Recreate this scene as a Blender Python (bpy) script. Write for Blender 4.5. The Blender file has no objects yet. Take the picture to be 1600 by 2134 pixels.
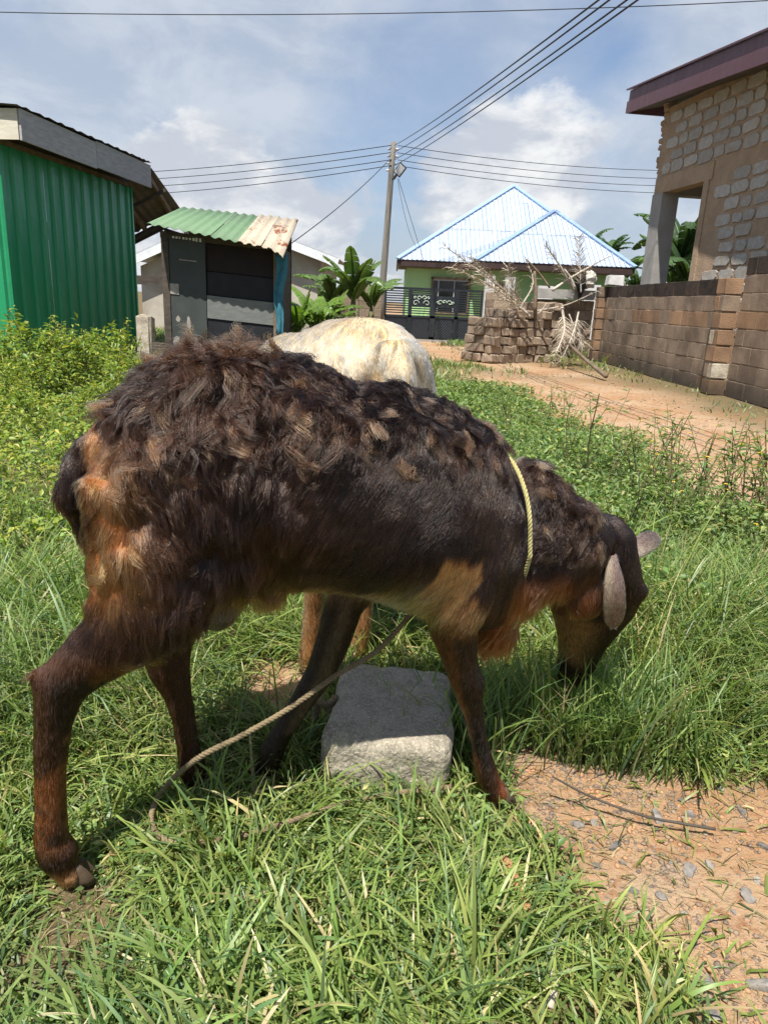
import bpy, bmesh, math, random
import numpy as np
from math import sin, cos, tan, atan, atan2, pi, radians, sqrt
from mathutils import Vector, Matrix
from mathutils.kdtree import KDTree

random.seed(7)
rng = np.random.default_rng(7)
scene = bpy.context.scene
COL = scene.collection

# ------------------------------------------------------------------ camera
FPX, PITCH, ROLL, CAMH = 1480.0, atan(438 / 1480.0), 0.045, 1.0
FW = np.array([0, cos(PITCH), -sin(PITCH)]); RT0 = np.array([1.0, 0, 0]); UP0 = np.array([0, sin(PITCH), cos(PITCH)])
RT = cos(ROLL) * RT0 + sin(ROLL) * UP0
UP = -sin(ROLL) * RT0 + cos(ROLL) * UP0
CAMP = np.array([0, 0, CAMH])
cam = bpy.data.cameras.new('camera'); cam_o = bpy.data.objects.new('camera', cam); COL.objects.link(cam_o)
cam.sensor_fit = 'VERTICAL'; cam.sensor_height = 36.0; cam.lens = FPX / 2134 * 36.0
cam.clip_start = 0.05; cam.clip_end = 3000
cam_o.matrix_world = Matrix(((RT[0], UP[0], -FW[0], 0), (RT[1], UP[1], -FW[1], 0), (RT[2], UP[2], -FW[2], CAMH), (0, 0, 0, 1)))
scene.camera = cam_o

# ------------------------------------------------------------------ light
SHIFT = (0.17, 0.46)                      # how far a shadow falls per metre of height
SUN_EL = atan(1 / sqrt(SHIFT[0] ** 2 + SHIFT[1] ** 2))
TO_SUN = Vector((-SHIFT[0], -SHIFT[1], 1)).normalized()
sun = bpy.data.lights.new('sun', 'SUN'); sun.energy = 4.6; sun.angle = radians(0.53); sun.color = (1.0, 0.955, 0.88)
sun_o = bpy.data.objects.new('sun', sun); COL.objects.link(sun_o)
sun_o.rotation_euler = (-TO_SUN).to_track_quat('-Z', 'Y').to_euler(); sun_o.location = (-8, -10, 40)
scene.view_settings.view_transform = 'Standard'; scene.view_settings.look = 'None'
scene.view_settings.exposure = 0.88; scene.view_settings.gamma = 1.0
scene.render.engine = 'CYCLES'
scene.cycles.use_denoising = True; scene.cycles.denoising_prefilter = 'NONE'
scene.cycles.max_bounces = 6; scene.cycles.diffuse_bounces = 3; scene.cycles.glossy_bounces = 3
scene.cycles.transmission_bounces = 4; scene.cycles.transparent_max_bounces = 8
scene.cycles.sample_clamp_indirect = 3.0
scene.cycles_curves.shape = 'RIBBONS'; scene.cycles_curves.subdivisions = 2

def raydir(x, y):
    return FW + RT * ((x - 800) / FPX) - UP * ((y - 1067) / FPX)
def gnd(x, y, h=0.0):
    d = raydir(x, y); return CAMP + d * ((h - CAMH) / d[2])
def at(x, y, Y):
    d = raydir(x, y); return CAMP + d * (Y / d[1])

# ------------------------------------------------------------------ node helpers
class NT:
    def __init__(s, tree): s.t = tree; s.n = tree.nodes; s.l = tree.links
    def new(s, typ, **kw):
        nd = s.n.new(typ)
        for k, v in kw.items():
            if k.startswith('i_'):
                key = k[2:]; key = int(key) if key.isdigit() else key.replace('_', ' ')
                s.put(nd.inputs[key], v)
            else: setattr(nd, k, v)
        return nd
    def put(s, sock, v):
        if isinstance(v, bpy.types.NodeSocket): s.l.new(v, sock)
        elif isinstance(v, bpy.types.Node): s.l.new(v.outputs[0], sock)
        else:
            if isinstance(v, tuple) and len(v) == 3 and sock.type == 'RGBA': v = (*v, 1)
            sock.default_value = v
    def math(s, op, a, b=0.0, c=None, clamp=False):
        nd = s.n.new('ShaderNodeMath'); nd.operation = op; nd.use_clamp = clamp
        s.put(nd.inputs[0], a); s.put(nd.inputs[1], b)
        if c is not None: s.put(nd.inputs[2], c)
        return nd.outputs[0]
    def vmath(s, op, a, b=None):
        nd = s.n.new('ShaderNodeVectorMath'); nd.operation = op
        s.put(nd.inputs[0], a)
        if b is not None: s.put(nd.inputs[3 if op == 'SCALE' else 1], b)
        return nd.outputs[1] if op in ('DOT_PRODUCT', 'LENGTH', 'DISTANCE') else nd.outputs[0]
    def noise(s, vec, scale, detail=4, rough=0.55, dist=0.0):
        nd = s.n.new('ShaderNodeTexNoise'); s.put(nd.inputs['Vector'], vec)
        nd.inputs['Scale'].default_value = scale; nd.inputs['Detail'].default_value = detail
        nd.inputs['Roughness'].default_value = rough; nd.inputs['Distortion'].default_value = dist
        return nd.outputs['Fac']
    def ramp(s, fac, lo, hi, a=0.0, b=1.0, smooth=True):
        nd = s.n.new('ShaderNodeMapRange'); nd.interpolation_type = 'SMOOTHSTEP' if smooth else 'LINEAR'
        for k, v in zip(range(5), (fac, lo, hi, a, b)): s.put(nd.inputs[k], v)
        return nd.outputs[0]
    def mix(s, fac, a, b, mode='MIX'):
        nd = s.n.new('ShaderNodeMix'); nd.data_type = 'RGBA'; nd.blend_type = mode
        s.put(nd.inputs[0], fac); s.put(nd.inputs[6], a); s.put(nd.inputs[7], b)
        return nd.outputs[2]
    def scale(s, col, f):
        return s.vmath('SCALE', col, f)

# ------------------------------------------------------------------ sky
world = bpy.data.worlds.new('World'); scene.world = world; world.use_nodes = True
w = NT(world.node_tree); w.n.clear()
sky = w.new('ShaderNodeTexSky'); sky.sky_type = 'NISHITA'; sky.sun_disc = False
sky.sun_elevation = SUN_EL; sky.sun_rotation = atan2(TO_SUN.x, TO_SUN.y)
sky.air_density = 1.0; sky.dust_density = 1.3; sky.ozone_density = 1.0
dirv = w.new('ShaderNodeTexCoord').outputs['Generated']
dirv = w.vmath('NORMALIZE', dirv)
def blob(px, py, r0, r1, amt):
    d = raydir(px, py); d = d / np.linalg.norm(d)
    dist = w.vmath('DISTANCE', dirv, tuple(float(v) for v in d))
    return w.ramp(dist, r0, r1, amt, 0.0)
sep = w.new('ShaderNodeSeparateXYZ', i_0=dirv)
flat = w.vmath('MULTIPLY', dirv, (1.0, 1.0, 1.9))
n1 = w.noise(flat, 2.6, 7, 0.55, 0.25)
n2 = w.noise(flat, 7.5, 8, 0.6, 0.3)
n3 = w.noise(flat, 1.3, 4, 0.5)
# high thin veil everywhere, thicker in broad patches
veil = w.ramp(w.math('ADD', w.math('MULTIPLY', n1, 0.75), w.math('MULTIPLY', n3, 0.5)), 0.44, 0.86)
for b in ((180, 120, 0.05, 0.52, 0.55), (350, 330, 0.05, 0.35, 0.35), (1500, 480, 0.05, 0.4, 0.45), (930, 520, 0.03, 0.3, 0.3), (1480, 150, .02, .22, .35)):
    veil = w.math('ADD', veil, blob(*b))
for b in ((880, 190, 0.02, 0.2, -0.42), (1290, 40, 0.02, 0.14, -0.4), (1270, 215, 0.02, 0.12, -0.4), (660, 400, 0.02, 0.16, -0.3)):
    veil = w.math('ADD', veil, blob(*b))
veil = w.math('MULTIPLY', veil, 0.9, clamp=True)
# heaped cumulus low down
edge = w.math('ADD', w.math('MULTIPLY', n2, 0.62), w.math('MULTIPLY', n1, 0.38))
heap = w.ramp(sep.outputs[2], 0.02, 0.34, 0.10, -0.10)
for b in ((1080, 330, 0.02, 0.17, 0.30), (960, 400, 0.02, 0.13, 0.16), (480, 420, 0.02, 0.14, 0.26), (660, 500, 0.02, 0.12, 0.22), (350, 330, 0.01, 0.09, .16)):
    heap = w.math('ADD', heap, blob(*b))
heap = w.ramp(w.math('ADD', edge, heap), 0.60, 0.72)
lit = w.ramp(w.noise(w.vmath('ADD', flat, (0.02, 0.0, -0.10)), 7.5, 8, 0.6, 0.3), 0.40, 0.62)
heap_col = w.mix(lit, (4.6, 4.9, 5.5), (7.6, 7.6, 7.5))
veil_col = w.mix(w.ramp(n2, 0.35, 0.65), (4.0, 4.5, 5.3), (5.6, 5.9, 6.3))
blue = w.mix(0.30, sky.outputs[0], (2.2, 3.4, 6.0))
c = w.mix(w.math('MULTIPLY', veil, 0.74), blue, veil_col)
c = w.mix(w.math('MULTIPLY', heap, 0.88), c, heap_col)
below = w.ramp(sep.outputs[2], -0.03, 0.0)
c = w.mix(below, (1.2, 1.1, 0.8), c)
bg = w.new('ShaderNodeBackground', i_0=c, i_1=0.071)
w.l.new(bg.outputs[0], w.new('ShaderNodeOutputWorld').inputs[0])

# ------------------------------------------------------------------ numpy noise
def vnoise(p, freq=1.0, seed=0):
    p = np.asarray(p, float) * freq + seed * 17.13
    if p.shape[-1] == 2: p = np.concatenate([p, np.zeros_like(p[..., :1])], -1)
    i = np.floor(p).astype(np.int64); f = p - i; f = f * f * (3 - 2 * f)
    out = 0
    for dx in (0, 1):
        for dy in (0, 1):
            for dz in (0, 1):
                h = (i[..., 0] + dx) * 374761393 + (i[..., 1] + dy) * 668265263 + (i[..., 2] + dz) * 2147483647 + seed * 9176
                h = (h ^ (h >> 13)) * 1274126177; h = (h ^ (h >> 16)) & 0xffff
                wgt = (f[..., 0] if dx else 1 - f[..., 0]) * (f[..., 1] if dy else 1 - f[..., 1]) * (f[..., 2] if dz else 1 - f[..., 2])
                out = out + wgt * h / 65535.0
    return out
def fbm(p, freq=1.0, octv=3, seed=0):
    a, s, t = 1.0, 0.0, 0.0
    for k in range(octv):
        s = s + a * vnoise(p, freq * 2 ** k, seed + k); t += a; a *= 0.5
    return s / t
def sstep(x, a, b):
    t = np.clip((x - a) / (b - a), 0, 1); return t * t * (3 - 2 * t)

# ------------------------------------------------------------------ materials
MATS = {}
def newmat(name):
    m = bpy.data.materials.new(name); m.use_nodes = True; nt = NT(m.node_tree); nt.n.clear(); MATS[name] = m
    return m, nt
def out(nt, sh, disp=None):
    o = nt.new('ShaderNodeOutputMaterial'); nt.put(o.inputs[0], sh)
def surf(name, col, col2=None, rough=0.85, scale=6.0, bump=0.3, bscale=60.0, bdist=0.01, metallic=0.0, spec=0.3, objvar=0.0, stain=None, stain_z=None, stain_amt=0.7, stretch=(1, 1, 1), fine=0.25, detail=6):
    m, nt = newmat(name)
    pos = nt.new('ShaderNodeNewGeometry').outputs['Position']
    pos = nt.vmath('MULTIPLY', pos, stretch)
    n = nt.noise(pos, scale, detail, 0.6)
    c = nt.mix(nt.ramp(n, 0.3, 0.7), col, col2 or tuple(v * 0.7 for v in col))
    n2_ = nt.noise(pos, bscale, 5, 0.65)
    c = nt.mix(fine, c, nt.scale(c, nt.math('MULTIPLY', n2_, 2.0)))
    if stain:
        sn = nt.noise(pos, scale * 0.6, 5, 0.65, 0.6)
        f = nt.ramp(sn, 0.45, 0.68)
        if stain_z:
            z = nt.new('ShaderNodeSeparateXYZ', i_0=nt.new('ShaderNodeNewGeometry').outputs['Position']).outputs[2]
            zz = nt.math('ADD', z, nt.math('MULTIPLY', nt.math('SUBTRACT', sn, 0.5), 0.5))
            f = nt.ramp(zz, stain_z[0], stain_z[1])
        c = nt.mix(nt.math('MULTIPLY', f, stain_amt), c, stain)
    if objvar:
        r = nt.new('ShaderNodeObjectInfo').outputs['Random']
        c = nt.scale(c, nt.ramp(r, 0, 1, 1 - objvar, 1 + objvar, False))
    b = nt.new('ShaderNodeBump', i_Strength=bump, i_Distance=bdist, i_Height=n2_)
    p = nt.new('ShaderNodeBsdfPrincipled', i_Base_Color=c, i_Roughness=rough, i_Metallic=metallic, i_Normal=b.outputs[0])
    p.inputs['Specular IOR Level'].default_value = spec
    out(nt, p); return m
def leafmat(name, attr=True, col=(0.08, 0.16, 0.03), trans=0.35, rough=0.45, bright=1.0):
    m, nt = newmat(name)
    if attr: c = nt.new('ShaderNodeAttribute', attribute_name='col').outputs['Color']
    else:
        pos = nt.new('ShaderNodeNewGeometry').outputs['Position']
        n = nt.noise(pos, 4, 3); r = nt.new('ShaderNodeObjectInfo').outputs['Random']
        c = nt.mix(nt.ramp(n, .3, .7), col, tuple(v * .6 for v in col))
        c = nt.scale(c, nt.ramp(r, 0, 1, .75, 1.25, False))
    p = nt.new('ShaderNodeBsdfPrincipled', i_Base_Color=nt.scale(c, bright), i_Roughness=rough)
    p.inputs['Specular IOR Level'].default_value = 0.35
    tr = nt.new('ShaderNodeBsdfTranslucent', i_Color=nt.vmath('MULTIPLY', c, (1.25 * bright, 1.35 * bright, 0.6 * bright)))
    out(nt, nt.new('ShaderNodeMixShader', i_0=trans, i_1=p, i_2=tr)); return m

# ------------------------------------------------------------------ mesh helpers
class MB:
    def __init__(s): s.v = []; s.f = []; s.n = 0
    def add(s, v, f):
        v = np.asarray(v, float).reshape(-1, 3)
        s.v.append(v); s.f.extend([tuple(int(i) + s.n for i in q) for q in f]); s.n += len(v); return s
    def box(s, c, d, rot=None):
        x, y, z = np.array(d) / 2
        v = np.array([[-x, -y, -z], [x, -y, -z], [x, y, -z], [-x, y, -z], [-x, -y, z], [x, -y, z], [x, y, z], [-x, y, z]])
        if rot is not None: v = v @ np.array(rot).T
        return s.add(v + np.array(c), [(0, 3, 2, 1), (4, 5, 6, 7), (0, 1, 5, 4), (1, 2, 6, 5), (2, 3, 7, 6), (3, 0, 4, 7)])
    def bar(s, a, b, w, h, upv=(0, 0, 1)):
        a = np.array(a, float); b = np.array(b, float); d = b - a; L = np.linalg.norm(d); d /= L
        sd = np.cross(d, np.array(upv, float)); sd /= np.linalg.norm(sd); u = np.cross(sd, d)
        return s.box((a + b) / 2, (L, w, h), np.stack([d, sd, u], 1))
    def tube(s, pts, rad, k=8, cap=True):
        pts = np.asarray(pts, float); n = len(pts); rad = np.broadcast_to(rad, (n,))
        T = np.gradient(pts, axis=0); T /= np.linalg.norm(T, axis=1)[:, None] + 1e-12
        ref = np.array([0, 0, 1.0]) if abs(T[0][2]) < 0.9 else np.array([1.0, 0, 0])
        u = np.cross(T[0], ref); u /= np.linalg.norm(u); ring = []
        for i in range(n):
            u = u - T[i] * (u @ T[i]); u /= np.linalg.norm(u) + 1e-12; vv = np.cross(T[i], u)
            a = np.arange(k) * 2 * pi / k
            ring.append(pts[i] + rad[i] * (np.cos(a)[:, None] * u + np.sin(a)[:, None] * vv))
        f = []
        for i in range(n - 1):
            for j in range(k):
                f.append((i * k + j, i * k + (j + 1) % k, (i + 1) * k + (j + 1) % k, (i + 1) * k + j))
        if cap: f.append(tuple(range(k - 1, -1, -1))); f.append(tuple((n - 1) * k + j for j in range(k)))
        return s.add(np.concatenate(ring), f)
    def loft(s, rings):
        k = len(rings[0]); f = []
        for i in range(len(rings) - 1):
            for j in range(k):
                f.append((i * k + j, i * k + (j + 1) % k, (i + 1) * k + (j + 1) % k, (i + 1) * k + j))
        f.append(tuple(range(k - 1, -1, -1))); f.append(tuple((len(rings) - 1) * k + j for j in range(k)))
        return s.add(np.concatenate(rings), f)
    def mesh(s, name, smooth=False):
        me = bpy.data.meshes.new(name); me.from_pydata(np.concatenate(s.v).tolist(), [], s.f); me.update()
        if smooth: me.polygons.foreach_set('use_smooth', [True] * len(me.polygons))
        return me
    def build(s, name, mat, parent=None, smooth=False):
        return link(name, s.mesh(name, smooth), mat, parent)
def link(name, me, mat=None, parent=None):
    o = bpy.data.objects.new(name, me); COL.objects.link(o)
    if mat is not None and me is not None and len(me.materials) == 0:
        me.materials.append(MATS[mat] if isinstance(mat, str) else mat)
    if parent is not None: o.parent = parent
    return o
def tag(o, label, cat=None, group=None, kind=None):
    o['label'] = label
    if cat: o['category'] = cat
    if group: o['group'] = group
    if kind: o['kind'] = kind
    return o
def empty(name, loc=(0, 0, 0), rz=0.0):
    o = bpy.data.objects.new(name, None); COL.objects.link(o); o.location = loc; o.rotation_euler = (0, 0, rz)
    o.empty_display_size = 0.1; return o
def thing(name, label, cat, loc=(0, 0, 0), rz=0.0, group=None):
    return tag(empty(name, loc, rz), label, cat, group)
def fastmesh(name, v, quads=None, tris=None, col=None, mat=None, parent=None, smooth=False):
    """big meshes from numpy"""
    me = bpy.data.meshes.new(name); v = np.asarray(v, np.float32)
    nq = 0 if quads is None else len(quads); nt_ = 0 if tris is None else len(tris)
    me.vertices.add(len(v)); me.vertices.foreach_set('co', v.ravel())
    li = []
    if nq: li.append(np.asarray(quads, np.int32).ravel())
    if nt_: li.append(np.asarray(tris, np.int32).ravel())
    li = np.concatenate(li); me.loops.add(len(li)); me.loops.foreach_set('vertex_index', li)
    me.polygons.add(nq + nt_)
    ls = np.concatenate([np.arange(nq) * 4, nq * 4 + np.arange(nt_) * 3]).astype(np.int32)
    me.polygons.foreach_set('loop_start', ls)
    if smooth: me.polygons.foreach_set('use_smooth', np.ones(nq + nt_, bool))
    me.update(calc_edges=True)
    if col is not None:
        a = me.attributes.new('col', 'FLOAT_COLOR', 'POINT')
        c4 = np.ones((len(v), 4), np.float32); c4[:, :3] = col; a.data.foreach_set('color', c4.ravel())
    return link(name, me, mat, parent)
def spline(pts, n):
    pts = np.asarray(pts, float); k = len(pts); t = np.linspace(0, k - 1, n); i = np.clip(t.astype(int), 0, k - 2); f = (t - i)[:, None]
    P = np.concatenate([[2 * pts[0] - pts[1]], pts, [2 * pts[-1] - pts[-2]]])
    a, b, c_, d = P[i], P[i + 1], P[i + 2], P[i + 3]
    return 0.5 * ((2 * b) + (-a + c_) * f + (2 * a - 5 * b + 4 * c_ - d) * f ** 2 + (-a + 3 * b - 3 * c_ + d) * f ** 3)
def block_mesh(name, dims, seed, bev=0.012, rough=0.006, cuts=1):
    """a chipped, slightly uneven block"""
    bm = bmesh.new(); bmesh.ops.create_cube(bm, size=1)
    for v in bm.verts: v.co = Vector((v.co.x * dims[0], v.co.y * dims[1], v.co.z * dims[2]))
    bmesh.ops.bevel(bm, geom=bm.edges[:], offset=bev, segments=1, affect='EDGES')
    r = random.Random(seed)
    for v in bm.verts: v.co += Vector((r.uniform(-1, 1), r.uniform(-1, 1), r.uniform(-1, 1))) * rough
    me = bpy.data.meshes.new(name); bm.to_mesh(me); bm.free(); return me
# ================================================================== THE SETTING
# ---- where bare earth shows
ROADL = np.array([(-0.5, 3.6), (1.0, 2.35), (2.4, 1.95), (3.17, 1.83), (3.81, 1.75), (5.43, 1.62), (6.5, 1.5), (8.2, 1.3), (10.5, 1.0), (13.5, 0.6), (17, -0.3), (22, -0.6), (40, -1.2)])
ROADR = np.array([(-0.5, 3.9), (8, 3.75), (12, 3.5), (13.5, 2.9), (15, 1.95), (20, 2.5), (40, 3.0)])
PATCH = np.array([gnd(x, y)[:2] for x, y in [(1015, 1550), (1100, 1545), (1250, 1590), (1400, 1625), (1640, 1660), (1900, 1700), (1900, 2300), (1430, 2300), (1400, 2080), (1370, 1975), (1260, 1890), (1180, 1800), (1070, 1700)]])
PATCH2 = np.array([gnd(x, y)[:2] for x, y in [(510, 1400), (620, 1370), (700, 1420), (690, 1490), (600, 1490), (520, 1470)]])
def poly_sd(p, poly):
    """signed distance to a polygon, negative inside"""
    d = np.full(len(p), 1e9); ins = np.zeros(len(p), bool); n = len(poly)
    for i in range(n):
        a, b = poly[i], poly[(i + 1) % n]; e = b - a; q = p - a
        t = np.clip((q @ e) / (e @ e), 0, 1); d = np.minimum(d, np.linalg.norm(q - t[:, None] * e, axis=1))
        c1 = (a[1] <= p[:, 1]) & (b[1] > p[:, 1]); c2 = (b[1] <= p[:, 1]) & (a[1] > p[:, 1])
        cr = e[0] * q[:, 1] - e[1] * q[:, 0]
        ins ^= (c1 & (cr > 0)) | (c2 & (cr < 0))
    return np.where(ins, -d, d)
def dirt(p):
    """1 on bare earth, 0 in the grass; p is (n,2)"""
    x, y = p[:, 0], p[:, 1]
    wob = (fbm(p, 1.3, 3, 3) - .5) * .5
    xl = np.interp(y, ROADL[:, 0], ROADL[:, 1]) + wob; xr = np.interp(y, ROADR[:, 0], ROADR[:, 1]) + wob * 1.4
    k = 0.12 + y * 0.02
    road = sstep(x, xl - k, xl + k) * (1 - sstep(x, xr - 2 * k, xr + 2 * k))
    island = sstep(fbm(p, .35, 2, 9), .56, .66) * sstep(y, 9, 13) * .8
    road = road * (1 - island)
    sd = poly_sd(p, PATCH) + (fbm(p, 9, 3, 5) - .5) * .16
    pt = 1 - sstep(sd, -.05, .06)
    sd2 = poly_sd(p, PATCH2) + (fbm(p, 9, 3, 6) - .5) * .1
    pt2 = 1 - sstep(sd2, -.04, .04)
    return np.clip(np.maximum(np.maximum(road, pt), pt2), 0, 1)
def gheight(p):
    return (fbm(p, 1.2, 3, 21) - .5) * .05 + (fbm(p, 14, 3, 22) - .5) * .012 - dirt(p) * .012

m, nt = newmat('ground')
pos = nt.new('ShaderNodeNewGeometry').outputs['Position']
att = nt.new('ShaderNodeAttribute', attribute_name='col'); dm = nt.new('ShaderNodeSeparateColor', i_0=att.outputs['Color']).outputs[0]
na, nb, nc = nt.noise(pos, 1.1, 6, .6), nt.noise(pos, 26, 6, .65), nt.noise(pos, 140, 4, .7)
dcol = nt.mix(nt.ramp(na, .35, .66), (.34, .195, .10), (.41, .295, .19))
dcol = nt.mix(nt.ramp(nb, .47, .70), dcol, (.24, .115, .055)); dcol = nt.mix(nt.math('MULTIPLY', nt.ramp(nt.noise(pos, 7, 5, .65), .48, .68), .55), dcol, (.30, .23, .165))
vor = nt.new('ShaderNodeTexVoronoi', i_Vector=pos, i_Scale=55.0)
grit = nt.math('MULTIPLY', nt.ramp(nb, .42, .6), nt.ramp(vor.outputs['Distance'], .30, .12))
dcol = nt.mix(nt.math('MULTIPLY', grit, .75), dcol, nt.mix(nt.ramp(nc, .4, .6), (.42, .38, .33), (.20, .19, .19)))
soil = nt.mix(nt.ramp(nb, .35, .65), (.075, .06, .03), (.16, .12, .065))
soil = nt.mix(nt.ramp(nc, .5, .7), soil, (.27, .22, .12))
gc = nt.mix(dm, soil, dcol)
gb = nt.math('ADD', nt.math('MULTIPLY', nb, .6), nt.math('ADD', nt.math('MULTIPLY', nc, .35), nt.math('MULTIPLY', grit, .25)))
p = nt.new('ShaderNodeBsdfPrincipled', i_Base_Color=gc, i_Roughness=.95, i_Normal=nt.new('ShaderNodeBump', i_Strength=.9, i_Distance=.02, i_Height=gb).outputs[0])
p.inputs['Specular IOR Level'].default_value = .1
out(nt, p)
def axis(lo, hi, near, far_pts):
    return np.concatenate([-far_pts[::-1] + lo, np.arange(lo, hi, near), hi + far_pts])
fp = np.cumsum(.05 * 1.11 ** np.arange(72)); fp = fp[fp < 900]
gx = axis(-1.6, 2.4, .03, fp); gy = axis(.4, 4.0, .03, fp); gy = gy[gy > -40]
GX, GY = np.meshgrid(gx, gy); gp = np.stack([GX.ravel(), GY.ravel()], 1)
gz = gheight(gp); nx, ny = len(gx), len(gy)
ii = (np.arange(ny - 1)[:, None] * nx + np.arange(nx - 1)).ravel()
gq = np.stack([ii, ii + 1, ii + nx + 1, ii + nx], 1)
gcol = np.zeros((len(gp), 3)); gcol[:, 0] = dirt(gp)
ground = fastmesh('ground', np.column_stack([gp, gz]), quads=gq, col=gcol, mat='ground', smooth=True)
tag(ground, 'orange earth track and soil under the grass', 'ground', kind='structure')

# ------------------------------------------------------------------ materials of buildings
def paint_metal(name, col, rough=.35, dirt_col=None, amt=.25, metallic=0.0):
    m, nt = newmat(name)
    pos = nt.new('ShaderNodeNewGeometry').outputs['Position']
    n = nt.noise(nt.vmath('MULTIPLY', pos, (3, 3, .35)), 3, 6, .65); n2_ = nt.noise(pos, 22, 4, .6)
    c = nt.mix(nt.math('MULTIPLY', nt.ramp(n, .48, .75), amt), col, dirt_col or tuple(v * .55 for v in col))
    r = nt.new('ShaderNodeObjectInfo').outputs['Random']
    c = nt.scale(c, nt.ramp(r, 0, 1, .9, 1.1, False))
    p = nt.new('ShaderNodeBsdfPrincipled', i_Base_Color=c, i_Metallic=metallic, i_Roughness=nt.ramp(n, .3, .8, rough, rough + .25), i_Normal=nt.new('ShaderNodeBump', i_Strength=.35, i_Distance=.03, i_Height=nt.noise(pos, 3.2, 4)).outputs[0])
    out(nt, p); return m
paint_metal('shed_green', (.014, .255, .105), .28, (.02, .12, .07), .35)
paint_metal('roof_blue', (.35, .415, .52), .5, (.46, .50, .565), .6, .2)
paint_metal('roof_blue_trim', (.25, .36, .56), .45, (.45, .54, .68), .4, .2)
paint_metal('roof_green', (.115, .20, .105), .65, (.19, .25, .165), .6)
m, nt = newmat('roof_rusty')
pos = nt.new('ShaderNodeNewGeometry').outputs['Position']
n = nt.noise(nt.vmath('MULTIPLY', pos, (1, .45, 1)), 5, 7, .65, .4); n2_ = nt.noise(pos, 40, 4)
c = nt.mix(nt.ramp(n, .54, .62), nt.mix(nt.ramp(n2_, .3, .7), (.34, .28, .20), (.46, .40, .31)), nt.mix(n2_, (.24, .075, .025), (.13, .04, .015)))
out(nt, nt.new('ShaderNodeBsdfPrincipled', i_Base_Color=c, i_Roughness=.75))
paint_metal('fascia_maroon', (.105, .045, .055), .45, (.14, .075, .08), .3)
paint_metal('gate_black', (.012, .017, .022), .35, (.03, .035, .035), .4)
paint_metal('gate_lattice', (.085, .095, .115), .4)
paint_metal('gate_scroll', (.45, .55, .45), .4)
surf('plank_shaded', (.30, .30, .30), (.40, .39, .385), .85, 5, .5, 70, .006, stretch=(1, 1, 6), objvar=.08)  # fascia boards on the shaded side, shade put into the colour
surf('plank_sunlit', (.62, .58, .48), (.50, .46, .37), .85, 5, .4, 70, .006, stretch=(1, 1, 6))  # the same boards on the sunlit front, light put into the colour
surf('timber_dark', (.05, .042, .036), (.095, .078, .062), .85, 5, .4, 60, .005, stretch=(1, 1, 3), objvar=.2)
surf('timber_brown', (.20, .15, .10), (.12, .085, .055), .85, 6, .4, 60, .005, objvar=.2)
surf('sheet_old', (.15, .145, .14), (.09, .085, .08), .6, 3, .2, 20, metallic=.2)
surf('sheet_under', (.16, .13, .11), (.10, .085, .075), .7, 3, .2, 20)
surf('kiosk_grey', (.055, .064, .060), (.043, .050, .048), .6, 4, .2, 40, stain=(.045, .05, .05), stain_amt=.5)
surf('kiosk_pale', (.17, .18, .165), (.125, .135, .13), .7, 6, .3, 50, stretch=(1, 1, 4))
surf('opening_shade', (.010, .0105, .014), (.017, .018, .022), .65, 5, .3, 50)  # shade inside openings, painted as a near-black colour
surf('kiosk_maroon', (.018, .009, .010), (.012, .007, .008), .7, 5, .3, 50)
surf('kiosk_patch', (.36, .33, .30), (.25, .22, .20), .8, 16, .3, 60)
surf('kiosk_green', (.02, .10, .06), (.016, .075, .045), .5, 5, .2, 50)
surf('cloth_teal', (.035, .14, .19), (.06, .21, .27), .9, 9, .6, 60, .02)
surf('render_beige', (.46, .42, .36), (.37, .335, .285), .9, 2, .3, 40, stain=(.24, .20, .16), stain_amt=.5)
surf('trim_white', (.74, .76, .78), (.60, .62, .65), .6, 3, .1, 30)
surf('wall_lime', (.38, .62, .29), (.33, .54, .25), .85, 2, .15, 30)
surf('fascia_dark', (.035, .022, .020), (.055, .032, .028), .6, 3, .2, 30)
surf('concrete', (.36, .35, .33), (.28, .27, .255), .9, 7, .5, 90, .008, stain=(.20, .19, .17), stain_amt=.4)
surf('concrete_pillar', (.30, .29, .275), (.25, .24, .225), .9, 4, .5, 130, .008)
surf('concrete_old', (.50, .45, .36), (.34, .29, .22), .9, 12, .7, 70, .012, stain=(.14, .11, .085), stain_amt=.6)
surf('white_block', (.60, .60, .58), (.48, .48, .47), .9, 6, .3, 60)
surf('mortar_house', (.42, .30, .20), (.34, .245, .165), .95, 3.5, .9, 42, .02, stain=(.27, .18, .11), stain_amt=.45, detail=8)
surf('block_house', (.43, .41, .37), (.335, .315, .285), .9, 14, .7, 75, .01, objvar=.16, stain=(.36, .26, .17), stain_amt=.55)
surf('mortar_wall', (.27, .205, .15), (.14, .105, .075), .95, 2.2, .8, 50, .015, stain=(.035, .03, .025), stain_z=(.42, .05))
surf('block_wall', (.285, .215, .155), (.145, .108, .078), .93, 2.2, .7, 70, .012, objvar=.09, stain=(.045, .038, .03), stain_z=(.48, .02), stain_amt=.8)
surf('block_wall_orange', (.33, .205, .12), (.19, .12, .075), .93, 2.2, .8, 60, .014, objvar=.10, stain=(.05, .04, .03), stain_z=(.48, .02), stain_amt=.8)
surf('block_cap', (.035, .027, .022), (.065, .043, .031), .93, 7, .8, 60, .014, objvar=.3, stain=(.012, .011, .010), stain_amt=.75)
surf('brick_stack', (.29, .225, .165), (.22, .165, .12), .93, 8, .7, 80, .01, objvar=.26)
surf('pole_wood', (.20, .185, .16), (.13, .12, .10), .9, 3, .6, 40, .008, stretch=(8, 8, .6))
surf('wire', (.012, .012, .014), rough=.5)
surf('lamp_grey', (.35, .36, .37), (.28, .29, .30), .4, 5, .1, 40)
surf('lamp_dark', (.03, .03, .033), rough=.4)
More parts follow.
